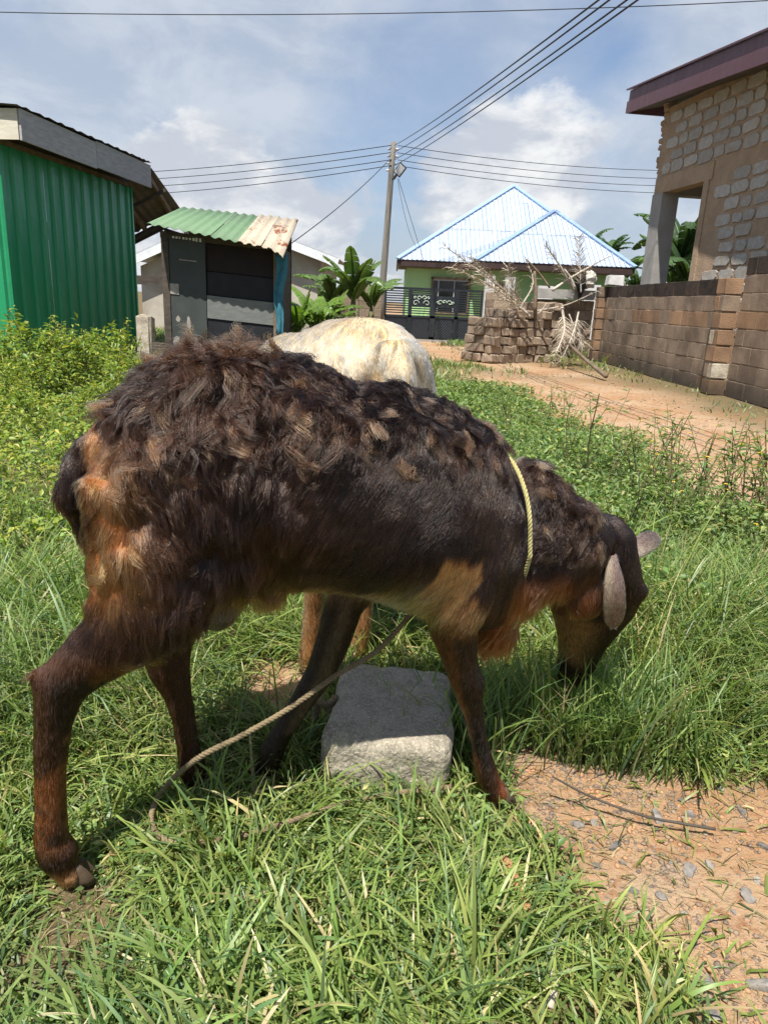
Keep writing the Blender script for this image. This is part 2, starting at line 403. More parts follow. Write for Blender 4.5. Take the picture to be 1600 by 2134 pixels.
surf('dead_wood', (.50, .45, .38), (.36, .31, .25), .9, 9, .5, 80, .004, objvar=.2)
surf('dead_frond', (.46, .40, .32), (.33, .28, .21), .9, 9, .4, 80, objvar=.2)
surf('sack_white', (.62, .60, .55), (.45, .43, .38), .9, 12, .6, 60, .01)
surf('sack_black', (.015, .015, .017), (.03, .03, .03), .5, 12, .4, 60, .01)
m, nt = newmat('glass_dark')
out(nt, nt.new('ShaderNodeBsdfPrincipled', i_Base_Color=(.012, .014, .016), i_Roughness=.06))
leafmat('banana_leaf', False, (.13, .215, .06), .32, .36)
leafmat('banana_leaf_dark', False, (.075, .135, .05), .25, .36)
leafmat('banana_leaf_young', False, (.15, .26, .04), .40, .38)
leafmat('shrub_leaf', True)
surf('banana_stem', (.16, .12, .07), (.10, .11, .05), .8, 6, .4, 30, stretch=(1, 1, .3))
surf('plant_stem', (.10, .13, .045), (.09, .075, .04), .7, 8, .2, 60)

def corr(name, O, u, v, nrm, us, lo, hi, prof, mat, parent, thick=.0):
    """ribbed sheet: columns at us (distance along u), v from lo(u) to hi(u), lifted by prof(u) along nrm"""
    O, u, v, nrm = (np.array(a, float) for a in (O, u, v, nrm)); vs = []; f = []
    for k, a in enumerate(us):
        l, h = lo(a), hi(a)
        for t in (0, 1):
            b = l + (h - l) * t
            vs.append(O + u * a + v * b + nrm * prof(a))
    for k in range(len(us) - 1): f.append((2 * k, 2 * k + 2, 2 * k + 3, 2 * k + 1))
    o = MB().add(vs, f).build(name, mat, parent)
    if thick:
        md = o.modifiers.new('solid', 'SOLIDIFY'); md.thickness = thick; md.offset = 0
    return o

# ------------------------------------------------------------------ green shed
B = gnd(287, 718); F2 = at(315, 390, B[1] - .2); F1 = gnd(45, 293, F2[2]); hF = F2[2]
ud = F2[:2] - F1[:2]; ud = np.array([*(ud / np.linalg.norm(ud)), 0.0]); nd = np.array([ud[1], -ud[0], 0.0])   # nd faces the track
shed = thing('green_shed', 'tall green ribbed metal shed with shaded board fascia, behind the weeds', 'shed', (float(B[0]), float(B[1]), 0))
def W(o):  # give a part its world place although its parent stands elsewhere
    o.matrix_parent_inverse = o.parent.matrix_world.inverted() if o.parent else Matrix(); return o
bpy.context.view_layer.update()
Bc = np.array([B[0], B[1], 0.0]); wallL = 3.75; HS = 2.80
per = .30
def ribp(a):
    t = (a / per) % 1.0
    return .035 if .12 < t < .48 else 0.0
us_all = []
k = 0
while k * per < wallL:
    us_all += [k * per + e * per for e in (0, .08, .16, .44, .52)]; k += 1
us_all = [a for a in us_all if a <= wallL] + [wallL]
for s0 in np.arange(0, wallL, .9):
    seg = [a for a in us_all if s0 - 1e-6 <= a <= min(s0 + .9, wallL) + 1e-6]
    j = random.uniform(-.006, .006)
    W(corr('wall_sheet', Bc - ud * 0 + nd * j, -ud, (0, 0, 1), nd, seg, lambda a: .02, lambda a: HS, ribp, 'shed_green', shed))
A_ = Bc - ud * wallL
fn = np.array([-nd[0], -nd[1], 0.0])
for s0 in np.arange(0, 2.7, .9):
    seg = [a for a in us_all if s0 - 1e-6 <= a <= s0 + .9 + 1e-6]
    W(corr('wall_sheet', A_ + np.array([0, 0, 0]), fn, (0, 0, 1), -ud, seg, lambda a: .02, lambda a: HS, ribp, 'shed_green', shed))
W(MB().bar(Bc + nd * .02 + (0, 0, .01), Bc + nd * .02 + np.array([0, 0, HS]), .06, .06, (1, 0, 0)).build('corner_post', 'shed_green', shed))
W(MB().bar(Bc + nd * .03 + np.array([0, 0, HS + .02]), A_ + nd * .03 + np.array([0, 0, HS + .02]), .07, .06).build('wall_plate', 'timber_brown', shed))
F1v, F2v = np.array(F1), np.array(F2)
W(MB().bar(Bc - nd * .03 + np.array([0, 0, HS + .20]), A_ - nd * .03 + np.array([0, 0, HS + .20]), .03, .42).build('top_board', 'timber_dark', shed))
# long fascia in three boards
fl = np.linalg.norm(F2v - F1v); cuts = [0, fl * .5, fl]
for a, b in zip(cuts[:-1], cuts[1:]):
    p0 = F1v + ud * (a + .004); p1 = F1v + ud * (b - .004)
    W(MB().bar(p0 + (0, 0, .19), p1 + np.array([0, 0, .17]), .03, .37).build('fascia_board', 'plank_shaded', shed))
W(MB().bar(F1v + fn * .02 - ud * .0 + np.array([0, 0, .19]), F1v + fn * 2.7 + np.array([0, 0, .19]), .03, .36).build('fascia_board', 'plank_sunlit', shed))
# roof sheets over the shed
for s0 in np.arange(0, fl + .1, .8):
    s1 = min(s0 + .8, fl + .12); seg = list(np.linspace(s0, s1, 9))
    W(corr('roof_sheet', F1v - ud * .1 + nd * .05 + np.array([0, 0, .385]), ud, fn + np.array([0, 0, .06]), (0, 0, 1), seg, lambda a: 0, lambda a: 2.75, lambda a: .022 * (.5 + .5 * sin(a * 2 * pi / .16)), 'sheet_old', shed))
W(MB().bar(F1v + nd * .01 + np.array([0, 0, .36]) + fn * .5, F2v + fn * .5 + np.array([0, 0, .34]), .05, .04).build('purlin', 'timber_brown', shed))
W(MB().add([F1v + nd * .0 + (0, 0, .20), F2v + (0, 0, .20), F2v + fn * 2.7 + (0, 0, .20), F1v + fn * 2.7 + (0, 0, .20)], [(0, 1, 2, 3)]).build('soffit', 'timber_dark', shed))
# lean-to roof behind the far corner, seen from below
Q = [np.array(at(x, y, Y)) for x, y, Y in ((316, 350, 13.95), (378, 437, 15.6), (283, 471, 15.6), (262, 378, 13.95))]
vdir = Q[1] - Q[0]; LQ = np.linalg.norm(vdir); vdir /= LQ; udq = Q[3] - Q[0]; WQ = np.linalg.norm(udq); udq /= WQ
nq_ = np.cross(udq, vdir); nq_ = nq_ if nq_[2] > 0 else -nq_
for s0 in np.arange(0, 1.9, .62):
    seg = list(np.linspace(s0, s0 + .62, 9))
    W(corr('roof_sheet', Q[0], udq, vdir, nq_, seg, lambda a: 0, lambda a: LQ, lambda a: .018 * sin(a * 2 * pi / .15), 'sheet_under', shed))
for s0 in (.12, .75, 1.4):
    W(MB().bar(Q[0] + udq * s0 - nq_ * .06, Q[0] + udq * (s0 + .1) + vdir * LQ - nq_ * .06, .06, .09).build('rafter', 'timber_brown', shed))
for t in (.35, .97):
    W(MB().bar(Q[0] + vdir * LQ * t - nq_ * .13, Q[0] + udq * 1.9 + vdir * LQ * t - nq_ * .13, .07, .06).build('purlin', 'timber_dark', shed))
bk = MB().bar(Q[1] + np.array([0, 0, -.12]), Q[1] + udq * 1.9 + np.array([0, 0, -.12]), .05, .16)
W(bk.build('eave_beam', 'timber_dark', shed))
W(MB().bar((*(Q[1] + udq * 1.5)[:2], 0), Q[1] + udq * 1.5 - np.array([0, 0, .1]), .08, .08, (1, 0, 0)).build('post', 'timber_dark', shed))

# ------------------------------------------------------------------ kiosk
Kf = 11.7
kl, kr = at(338, 482, Kf), at(584, 512, Kf)
kiosk = thing('market_kiosk', 'small dark wooden kiosk with green and rusty corrugated roof', 'kiosk', (float(kl[0]), Kf, 0))
bpy.context.view_layer.update()
kx0, kx1 = float(kl[0]), float(kr[0]); ktop = 1.86; slope = (float(kr[2]) - float(kl[2])) / (kx1 - kx0)
def ktz(x): return 1.90 + slope * (x - kx0)
def kbox(name, x0, x1, z0, z1, y0, y1, mat, par=kiosk, tilt=True):
    s = slope * .9 if tilt else 0
    v = []
    for y in (y0, y1):
        for x, z in ((x0, z0), (x1, z0), (x1, z1), (x0, z1)): v.append((x, y, z + s * (x - kx0) * (0 if z < .1 else 1)))
    return W(MB().add(v, [(0, 1, 2, 3), (7, 6, 5, 4), (0, 4, 5, 1), (1, 5, 6, 2), (2, 6, 7, 3), (3, 7, 4, 0)]).build(name, mat, par))
kw = kx1 - kx0
kbox('post', kx0 - .02, kx0 + .09, 0, 1.88, Kf - .02, Kf + .08, 'timber_dark')
kbox('post', kx1 - .10, kx1 + .02, 0, 1.88, Kf - .02, Kf + .08, 'timber_brown')
kbox('post', kx0, kx0 + .09, 0, 2.1, Kf + 1.2, Kf + 1.3, 'timber_dark')
kbox('post', kx1 - .09, kx1, 0, 2.1, Kf + 1.2, Kf + 1.3, 'timber_dark')
xd = kx0 + kw * .36
door = kbox('door', kx0 + .095, xd, .05, 1.80, Kf, Kf + .04, 'kiosk_grey')
kbox('latch', kx0 + .09, kx0 + .23, .98, 1.14, Kf - .012, Kf, 'kiosk_patch', door)
kbox('handle', kx0 + .25, kx0 + .52, 1.50, 1.515, Kf - .014, Kf, 'kiosk_patch', door)
for px_, pz, w_, h_ in ((.10, .60, .09, .12), (.27, .56, .06, .26), (.06, .24, .14, .22)):
    r_ = MB(); ang = np.linspace(0, 2 * pi, 9)[:-1]; rr = np.array([random.uniform(.7, 1.1) for _ in ang])
    zz = pz + slope * .9 * px_
    vv = [(kx0 + .1 + px_ + cos(a) * w_ / 2 * r, Kf - .005, zz + sin(a) * h_ / 2 * r) for a, r in zip(ang, rr)]
    W(r_.add(vv, [tuple(range(8))]).build('peeled_patch', 'kiosk_patch', door))
edges = [1.82, 1.38, 1.02, .66, .24, .03]  # the black strips paint the shade inside the kiosk opening
for i, (z1, z0, mt, dy) in enumerate(zip(edges[:-1], edges[1:], ('kiosk_maroon', 'opening_shade', 'kiosk_pale', 'opening_shade', 'kiosk_green'), (.05, .04, -.005, .015, .02))):
    kbox('opening_strip', xd + .012, kx1 - .105, z0 + .012, z1, Kf + dy, Kf + dy + .035, mt)
kbox('patch_board', xd + kw * .33, kx1 - .11, .20, .26, Kf - .004, Kf + .012, 'timber_brown')
kbox('header', kx0 - .03, kx1 + .02, 1.80, 1.90, Kf - .015, Kf + .06, 'timber_dark')
kbox('side_wall', kx1 - .04, kx1 - .005, .03, 1.85, Kf + .09, Kf + 1.2, 'timber_dark')
kbox('side_wall', kx0 + .005, kx0 + .04, .03, 1.95, Kf + .09, Kf + 1.2, 'timber_dark')
kbox('back_wall', kx0, kx1, .03, 2.0, Kf + 1.22, Kf + 1.26, 'timber_dark')
# hanging teal cloth on the corner
cl = []; nzc, nxc = 14, 7; f = []
for i in range(nzc):
    for j in range(nxc):
        t, s = i / (nzc - 1), j / (nxc - 1)
        wv = (.19 * (1 - .45 * t))
        cl.append((kx1 - .07 + s * wv + .02 * sin(9 * t), Kf - .05 - .03 * sin(s * 9 + t * 4) - .02 * t, ktz(kx1) - .14 - t * 1.18 - .08 * s * (t > .9)))
for i in range(nzc - 1):
    for j in range(nxc - 1): f.append((i * nxc + j, i * nxc + j + 1, (i + 1) * nxc + j + 1, (i + 1) * nxc + j))
o = W(MB().add(cl, f).build('hanging_cloth', 'cloth_teal', None, True)); o.modifiers.new('s', 'SOLIDIFY').thickness = .006
tag(o, 'teal cloth hanging from the corner of the kiosk', 'cloth')
# small white price strip above the door
for i in range(9):
    hgt = .03 + (.04 if i > 5 else 0) * random.random()
    kbox('paper_scrap', kx0 + .16 + i * .052, kx0 + .16 + i * .052 + random.uniform(.02, .042), 1.825 - hgt / 2, 1.825 + hgt / 2, Kf - .022, Kf - .017, 'trim_white')
# roof in five sheets: three green, two rusty
R0, R1, R2, R3 = (np.array(at(*q)) for q in ((306, 468, 11.25), (380, 434, 12.75), (622, 458, 12.75), (590, 523, 11.25)))
ur = R3 - R0; Lr = np.linalg.norm(ur); ur /= Lr
for a, b, mt in ((0, .235, 'roof_green'), (.235, .47, 'roof_green'), (.47, .665, 'roof_green'), (.665, .84, 'roof_rusty'), (.84, 1.0, 'roof_rusty')):
    vs = []; f = []; n = 25; jit = random.uniform(0, .02)
    for i in range(n):
        t = a + (b - a) * i / (n - 1)
        lo = R0 + (R3 - R0) * t; hi = R1 + (R2 - R1) * t
        wv = .014 * sin(t * Lr / .075 * pi)
        bend = -.10 * max(0, (t - .9) / .1) ** 2
        for kk in range(3):
            q = lo + (hi - lo) * (kk / 2); q = q + np.array([0, 0, wv + jit + bend * (1 - kk / 2) - .02 * (random.random() if mt == 'roof_rusty' and kk == 0 else 0)]); vs.append(q)
    for i in range(n - 1):
        for kk in range(2): f.append((i * 3 + kk, (i + 1) * 3 + kk, (i + 1) * 3 + kk + 1, i * 3 + kk + 1))
    o = W(MB().add(vs, f).build('roof_sheet', mt, kiosk, True)); o.modifiers.new('s', 'SOLIDIFY').thickness = .006
# concrete stub beside the kiosk
sb = at(303, 668, 11.0); me = block_mesh('concrete_stub', (.2, .22, .66), 3, .03, .02)
o = link('concrete_stub', me, 'concrete_old'); o.location = (float(sb[0]), 11.0, .32)
tag(o, 'broken pale concrete stub standing between green shed and kiosk', 'concrete post')
# ------------------------------------------------------------------ beige house behind the kiosk
hb = thing('beige_house', 'low beige house with white roof edge, half hidden behind the kiosk', 'house', (-4.4, 20, 0))
bpy.context.view_layer.update()
gl, ga, gr = at(262, 552, 20), np.array([-4.5, 20, 2.85]), at(705, 550, 20)
v = [(gl[0] + .3, 20.3, 0), (gr[0] - .5, 20.3, 0), (gr[0] - .5, 20.3, gr[2] + .1), (ga[0], 20.3, ga[2] - .1), (gl[0] + .3, 20.3, gl[2] + .0)]
v += [(a, 26, c_) for a, b_, c_ in v]
W(MB().add(v, [(0, 1, 2, 3, 4), (9, 8, 7, 6, 5), (0, 5, 6, 1), (1, 6, 7, 2), (4, 9, 5, 0)]).build('wall', 'render_beige', hb))
for e, sg in ((gl, -1), (gr, 1)):
    W(MB().bar(np.array([e[0], 19.9, e[2] + .02]), np.array([ga[0], 19.9, ga[2] + .04]), .05, .22, (0, -.01, 1)).build('fascia_board', 'trim_white', hb))
    W(MB().add([(e[0], 19.87, e[2] + .14), (ga[0], 19.87, ga[2] + .16), (ga[0], 26.2, ga[2] + .16), (e[0], 26.2, e[2] + .14)], [(0, 1, 2, 3)]).build('roof', 'trim_white', hb))
bx = at(283, 583, 19); W(MB().box((float(bx[0]) + .35, 19, float(bx[2])), (1.3, .06, .22)).build('rail_board', 'timber_dark', hb))

# ------------------------------------------------------------------ lime house with the blue roof
lh = thing('lime_house', 'lime green bungalow with pale blue ribbed metal roof behind the gate', 'house', (4, 26, 0))
bpy.context.view_layer.update()
eA = 2.32
W(MB().box((3.7, 30, eA / 2), (6.55, 7, eA)).build('wall', 'wall_lime', lh))
W(MB().box((5.6, 27.6, eA / 2 + .05), (4.5, 3.4, eA)).build('porch_wall', 'wall_lime', lh))
def roof_face(O, u, v, Wd, apex_u, Hd, nrm, wcol, rows, mat):
    """triangular hip face cut into ribbed sheets"""
    u, v, nrm = (np.array(a, float) for a in (u, v, nrm)); n = int(round(Wd / wcol)); wc = Wd / n
    def top(a): return Hd * (a / apex_u if a < apex_u else (Wd - a) / (Wd - apex_u))
    for i in range(n):
        a0, a1 = i * wc, (i + 1) * wc
        for r0, r1 in zip(rows[:-1], rows[1:]):
            if max(top(a0), top(a1), top(min(max(apex_u, a0), a1))) <= r0 + .02: continue
            cols = [a0 + .004, a0 + .012, a0 + .035, a0 + .047, (a0 + a1) / 2, a1 - .002]
            if a0 < apex_u < a1: cols = sorted(cols + [apex_u])
            j = random.uniform(0, .006) + (.012 if r0 > 0 else 0); kk = random.uniform(-.004, .004)
            def lo(a, r0=r0): return min(r0 - (.04 if r0 > 0 else 0), max(top(a), r0 - .04))
            def hi(a, r1=r1): return max(min(r1, top(a)), lo(a))
            W(corr('roof_sheet', O, u, v, nrm, cols, lo, hi, lambda a: j + (.02 if .008 < a - a0 < .04 else 0) + kk, mat, lh))
def hip(px_peak, Yp, px_l, px_r, Ye, mat='roof_blue', backY=34, rows=(0, 2.0, 3.9, 9)):
    pk = np.array(at(*px_peak, Yp)); l = np.array(at(*px_l, Ye)); r = np.array(at(*px_r, Ye)); z = (l[2] + r[2]) / 2; l[2] = r[2] = z
    mid = np.array([pk[0], Ye, z]); v = pk - mid; Hd = np.linalg.norm(v); v /= Hd
    nrm = np.cross((1, 0, 0), v)
    roof_face(l, (1, 0, 0), v, r[0] - l[0], pk[0] - l[0], Hd, nrm, .16, rows, mat)
    bl, br = np.array([l[0], backY, z]), np.array([r[0], backY, z]); pb = np.array([pk[0], backY - 3, pk[2]])
    W(MB().add([l, pk, pb, bl, r, br], [(0, 3, 2, 1), (4, 1, 2, 5), (3, 5, 2)]).build('roof_slope', mat, lh))
    for e in (l, r):
        d = pk - e; W(MB().bar(e + nrm * .035, pk + nrm * .05, .16, .05, (0, -.4, 1)).build('hip_cap', 'roof_blue_trim', lh))
    return l, r, pk
lA, rA, pA = hip((1070, 389), 30, (828, 551), (1312, 551), 26)
lB, rB, pB = hip((1155, 441), 28, (990, 545), (1323, 556), 25, rows=(0, 1.9, 9))
for l, r, y, hh in ((lA, rA, 26, .22), (lB, rB, 25, .24)):
    W(MB().bar(np.array([l[0] + .02, y + .05, l[2] - .10]), np.array([r[0] - .02, y + .05, r[2] - .10]), .05, hh).build('fascia_board', 'fascia_dark', lh))
    W(MB().box(((l[0] + r[0]) / 2, y + .9, l[2] - .22), (r[0] - l[0] - .1, 1.7, .04)).build('soffit', 'timber_brown', lh))
    for x in (l[0], r[0]): W(MB().bar(np.array([x, y + .08, l[2] - .10]), np.array([x, y + 5, l[2] - .10]), .05, .2).build('fascia_board', 'fascia_dark', lh))
w0, w1 = at(901, 581, 26.48), at(976, 604, 26.48)
win = W(MB().box(((w0[0] + w1[0]) / 2, 26.47, 1.30), (w1[0] - w0[0], .05, 1.12)).build('window', 'glass_dark', lh))
wx0, wx1 = float(w0[0]), float(w1[0])
for a, b, hz in (((wx0, 1.88), (wx1, 1.88), 1), ((wx0, .72), (wx1, .72), 1)): W(MB().box(((a[0] + b[0]) / 2, 26.42, a[1]), (b[0] - a[0] + .1, .09, .07)).build('frame', 'timber_brown', win))
for x in (wx0, wx1): W(MB().box((x, 26.42, 1.3), (.07, .09, 1.2)).build('frame', 'timber_brown', win))
for x in (wx0 + .22, wx0 + .78): W(MB().box((x, 26.43, 1.3), (.035, .06, 1.1)).build('mullion', 'lamp_grey', win))
W(MB().box(((wx0 + wx1) / 2, 26.43, 1.82), (wx1 - wx0, .05, .05)).build('mullion', 'lamp_grey', win))
for px_ in (1020, 1062):
    q = at(px_, 590, 24.6); W(MB().box((float(q[0]), 24.6, 1.0), (.30, .3, 1.9)).build('porch_column', 'white_block', lh))
for px_ in (1138, 1236, 1300):
    q = at(px_, 590, 24.6); W(MB().box((float(q[0]), 24.7, .95), (.5, .3, 1.75 if px_ > 1200 else 1.55)).build('porch_column', 'white_block', lh))
q = at(1040, 585, 25.85); ar = MB(); ang = np.linspace(0, pi, 9); x0 = float(q[0])
vv = [(x0 - .26, 25.86, .1)] + [(x0 - .26 * cos(a), 25.86, 1.5 + .3 * sin(a)) for a in ang] + [(x0 + .26, 25.86, .1)]
W(ar.add(vv, [tuple(range(len(vv)))]).build('arched_doorway_shade', 'opening_shade', lh))  # flat near-black sheet painting the shade inside the doorway

# ------------------------------------------------------------------ gate and its walls
GYY = 20.0
g0, g1 = -0.24, 2.40; gtop = 1.40
gate = thing('driveway_gate', 'black metal double gate with horizontal bars, scroll panels and lattice base', 'gate', (1.1, GYY, 0))
bpy.context.view_layer.update()
cols_x = [g0, g0 + .62, g0 + .70, 1.02, 1.14, 1.62, 1.72, g1]
def gb(name, x0, x1, z0, z1, d=.04, mat='gate_black', y=GYY): return W(MB().box(((x0 + x1) / 2, y, (z0 + z1) / 2), (x1 - x0, d, z1 - z0)).build(name, mat, gate))
for x0, x1 in ((g0, g0 + .05), (.40, .50), (1.00, 1.14), (1.66, 1.76), (g1 - .05, g1)): gb('upright', x0, x1, .06, gtop - .06, .05)
for z0, z1 in ((gtop - .06, gtop), (.62, .68), (.06, .13)): gb('rail', g0, g1, z0, z1, .05)
for x0, x1 in ((g0 + .05, .40), (1.76, g1 - .05)):
    z = .72
    while z < gtop - .09: gb('bar', x0, x1, z, z + .032, .02); z += .062
for x0, x1, zs in ((.50, 1.00, (.72, .782, .844, 1.25, 1.30)), (1.14, 1.66, (.72, .782, .844))):
    for z in zs: gb('bar', x0, x1, z, z + .030, .02)
    gb('backing_panel', x0, x1, .90, 1.23 if x0 < 1 else 1.20, .012)
# scroll work
def scroll(cx, cz, s, mir):
    t = np.linspace(0, 4.2, 40); r = s * (1 - t / 5.0)
    pts = np.stack([cx + mir * (r * np.cos(t * 1.5) - s * .2), np.full_like(t, GYY - .02), cz + r * np.sin(t * 1.5)], 1)
    W(MB().tube(pts, .010, 5).build('scroll', 'gate_scroll', gate))
for cx, cz, s, mr in ((.62, 1.00, .09, 1), (.88, 1.00, .09, -1), (.70, 1.13, .065, 1), (.82, 1.14, .065, -1), (.58, 1.14, .04, 1), (.93, 1.14, .04, -1), (1.27, 1.03, .08, 1), (1.50, 1.03, .08, -1), (1.38, 1.06, .05, 1), (1.60, 1.03, .04, 1), (1.19, 1.03, .04, -1)): scroll(cx, cz, s, mr)
for x0, x1 in ((g0 + .05, .40), (.50, 1.00), (1.14, 1.66), (1.76, g1 - .05)):
    lt = MB(); st = .075; z0, z1 = .13, .62
    for sgn in (1, -1):
        for c0 in np.arange(x0 - (z1 - z0), x1 + (z1 - z0), st):
            xs = []
            for z in np.linspace(z0, z1, 9): xs.append((c0 + sgn * (z - z0), z))
            ins = [q for q in xs if x0 <= q[0] <= x1]
            if len(ins) > 1: lt.bar((ins[0][0], GYY - .004 * sgn, ins[0][1]), (ins[-1][0], GYY - .004 * sgn, ins[-1][1]), .008, .018, (0, 1, 0))
    W(lt.build('lattice', 'gate_lattice', gate))
    gb('backing_panel', x0, x1, .13, .62, .008, 'gate_black', GYY + .03)
gb('sill', g0 - .1, g1 + .1, -.03, .05, .16, 'concrete')

def block_wall(root, P0, udir, nrm, L, courses, bl, bh, th, mats, joint=.007, proud=-.009, mort='mortar_wall', skip=None, seed=0, core_h=None):
    """wall built block by block in front of a recessed mortar core"""
    P0 = np.array(P0, float); udir = np.array(udir, float); nrm = np.array(nrm, float); r = random.Random(seed)
    ang = atan2(udir[1], udir[0]); H_ = courses * bh
    core = MB().box((0, 0, 0), (L - .05, th - .03, H_ - .02)); oc = core.build('mortar_core', mort, root)
    mid = P0 + udir * L / 2 - nrm * (th / 2 + proud) + np.array([0, 0, H_ / 2]); oc.location = mid; oc.rotation_euler = (0, 0, ang); W(oc)
    protos = [block_mesh('block', (bl - joint, th, bh - joint), seed * 10 + i, .006, .004) for i in range(4)]
    halves = [block_mesh('block', (bl / 2 - joint, th, bh - joint), seed * 10 + 5 + i, .010, .005) for i in range(2)]
    cache = {}
    for c_ in range(courses):
        s = -bl / 2 if c_ % 2 else 0.0
        while s < L - .02:
            a, b = max(s, 0), min(s + bl, L); wdt = b - a
            if wdt > .08:
                mt = mats(c_, courses, r)
                if wdt > bl * .95: pm = r.choice(protos)
                elif abs(wdt - bl / 2) < .03: pm = r.choice(halves)
                else: pm = block_mesh('block', (wdt - joint, th, bh - joint), r.randint(0, 999), .010, .005)
                key = (pm.name, mt)
                if key not in cache:
                    q = pm.copy(); q.materials.clear(); q.materials.append(MATS[mt]); cache[key] = q
                o = bpy.data.objects.new('block', cache[key]); COL.objects.link(o); o.parent = root
                pos_ = P0 + udir * ((a + b) / 2) - nrm * (th / 2 + r.uniform(-.003, .003)) + np.array([0, 0, bh * (c_ + .5)])
                o.location = pos_; o.rotation_euler = (r.uniform(-.006, .006), r.uniform(-.005, .005), ang + r.uniform(-.006, .006)); W(o)
            s += bl
def wall_mats(c_, n, r):
    if c_ >= n - 1: return 'block_cap'
    if c_ == 4 or r.random() < .12: return r.choice(['block_wall_orange', 'block_wall_orange', 'block_wall'])
    return 'block_wall'
def plain_mats(c_, n, r): return r.choice(['block_wall', 'block_wall', 'brick_stack'])
lw = thing('gate_wall', 'short mud coloured block wall joining the gate beside the banana plants', 'wall', (-1.2, GYY, 0)); bpy.context.view_layer.update()
block_wall(lw, (-1.45, GYY - .1, 0), (1, 0, 0), (0, -1, 0), 1.15, 7, .45, .20, .18, plain_mats, seed=3)
rw = thing('gate_pier', 'mud coloured block pier at the hinge side of gate, behind brick stack', 'pier', (2.7, GYY, 0)); bpy.context.view_layer.update()
block_wall(rw, (2.47, GYY - .15, 0), (1, 0, 0), (0, -1, 0), .62, 7, .42, .195, .25, plain_mats, seed=4)

# ------------------------------------------------------------------ the long boundary wall
bw = thing('boundary_wall', 'long brown block wall with black stained top course beside dirt track', 'wall', (4.3, 12, 0)); bpy.context.view_layer.update()
block_wall(bw, (4.30, 15.2, 0), (0, -1, 0), (-1, 0, 0), 5.5, 7, .46, .212, .17, wall_mats, seed=5)
pl = thing('wall_pilaster', 'crumbling orange pilaster where the boundary wall steps up', 'pilaster', (4.3, 9.6, 0)); bpy.context.view_layer.update()
block_wall(pl, (4.18, 9.72, 0), (0, -1, 0), (-1, 0, 0), .26, 7, .27, .212, .22, lambda c_, n, r: r.choice(['block_wall_orange', 'block_wall_orange', 'block_wall', 'concrete_old']), seed=6, joint=.02)
pl2 = thing('wall_pilaster', 'crumbling orange pilaster at the far end of the boundary wall', 'pilaster', (4.3, 15.2, 0)); bpy.context.view_layer.update()
block_wall(pl2, (4.17, 15.42, 0), (0, -1, 0), (-1, 0, 0), .27, 7, .28, .212, .22, lambda c_, n, r: 'block_wall_orange' if c_ < n - 1 else 'block_wall', seed=7, joint=.02)
nw = thing('stepped_wall', 'taller near section of brown block wall with black top course', 'wall', (4.45, 8, 0)); bpy.context.view_layer.update()
block_wall(nw, (4.40, 9.46, 0), (0, -1, 0), (-1, 0, 0), 3.6, 8, .50, .216, .17, wall_mats, seed=8)
cw = thing('cross_wall', 'grey brown block wall behind the brick stack and dead fronds', 'wall', (3.7, 15.7, 0)); bpy.context.view_layer.update()
block_wall(cw, (2.95, 15.75, 0), (1, 0, 0), (0, -1, 0), 1.3, 6, .45, .2, .17, plain_mats, seed=9)
W(MB().box((3.62, 15.66, 1.31), (1.32, .22, .19)).build('lintel', 'concrete', cw))
q = at(1267, 587, 15.0); o = link('loose_block', block_mesh('loose_block', (.3, .3, .2), 5, .015, .012), 'white_block'); o.location = (4.40, 15.0, 1.60)
tag(o, 'single grey concrete block lying on top of the boundary wall', 'block')

# ------------------------------------------------------------------ unfinished house above the wall
SC = 1.2
def far(x, y, Y): q = at(x, y, Y); return CAMP + (q - CAMP) * SC
C0 = far(1385, 240, 13.4); C0 = np.array([C0[0], C0[1], 0.0])
hu = np.array([.148, -.989, 0.0]); hn = np.array([-.989, -.148, 0.0])
uh = thing('unfinished_house', 'unfinished grey block house with maroon roof edge and open porch', 'house', (float(C0[0]), float(C0[1]), 0)); bpy.context.view_layer.update()
def onh(x, y):
    d = raydir(x, y); t = ((C0 - CAMP) @ hn) / (d @ hn); q = CAMP + d * t; return float((q - C0) @ hu), float(q[2])
sO0, zO = onh(1380, 402); sO1, zO1 = onh(1467, 377); zO = (zO + zO1) / 2
s_end = 7.0
def hbox(name, s0, s1, z0, z1, d0, d1, mat):
    o = MB().box(((s0 + s1) / 2, 0, 0), (s1 - s0, d1 - d0, z1 - z0)).build(name, mat, uh)
    o.rotation_euler = (0, 0, atan2(hu[1], hu[0])); mid = C0 - hn * ((d0 + d1) / 2) + np.array([0, 0, (z0 + z1) / 2]); o.location = mid; return W(o)
ztop_far, ztop_near = 5.0, 4.75
hbox('wall_core', 0, s_end, zO + .30, 4.95, .012, .22, 'mortar_house')
hbox('wall_core', sO1, s_end, 0, zO + .30, .012, .22, 'mortar_house')
hbox('lintel', 0.02, sO1 + .25, zO, zO + .30, -.012, .24, 'mortar_house')
hbox('jamb', sO1 - .01, sO1 + .16, 0, zO, -.006, .25, 'mortar_house')
hbox('pillar', .0, .42, 0, zO, -.03, .33, 'concrete_pillar')
hbox('porch_beam', .02, .30, zO - .02, zO + .28, .24, 3.4, 'concrete_pillar')
hbox('porch_ceiling', .0, sO1 + .2, zO + .30, zO + .36, .22, 3.4, 'timber_dark')
hbox('return_wall', sO1 + 2.2, sO1 + 2.4, 0, 4.9, .22, 3.5, 'mortar_house')
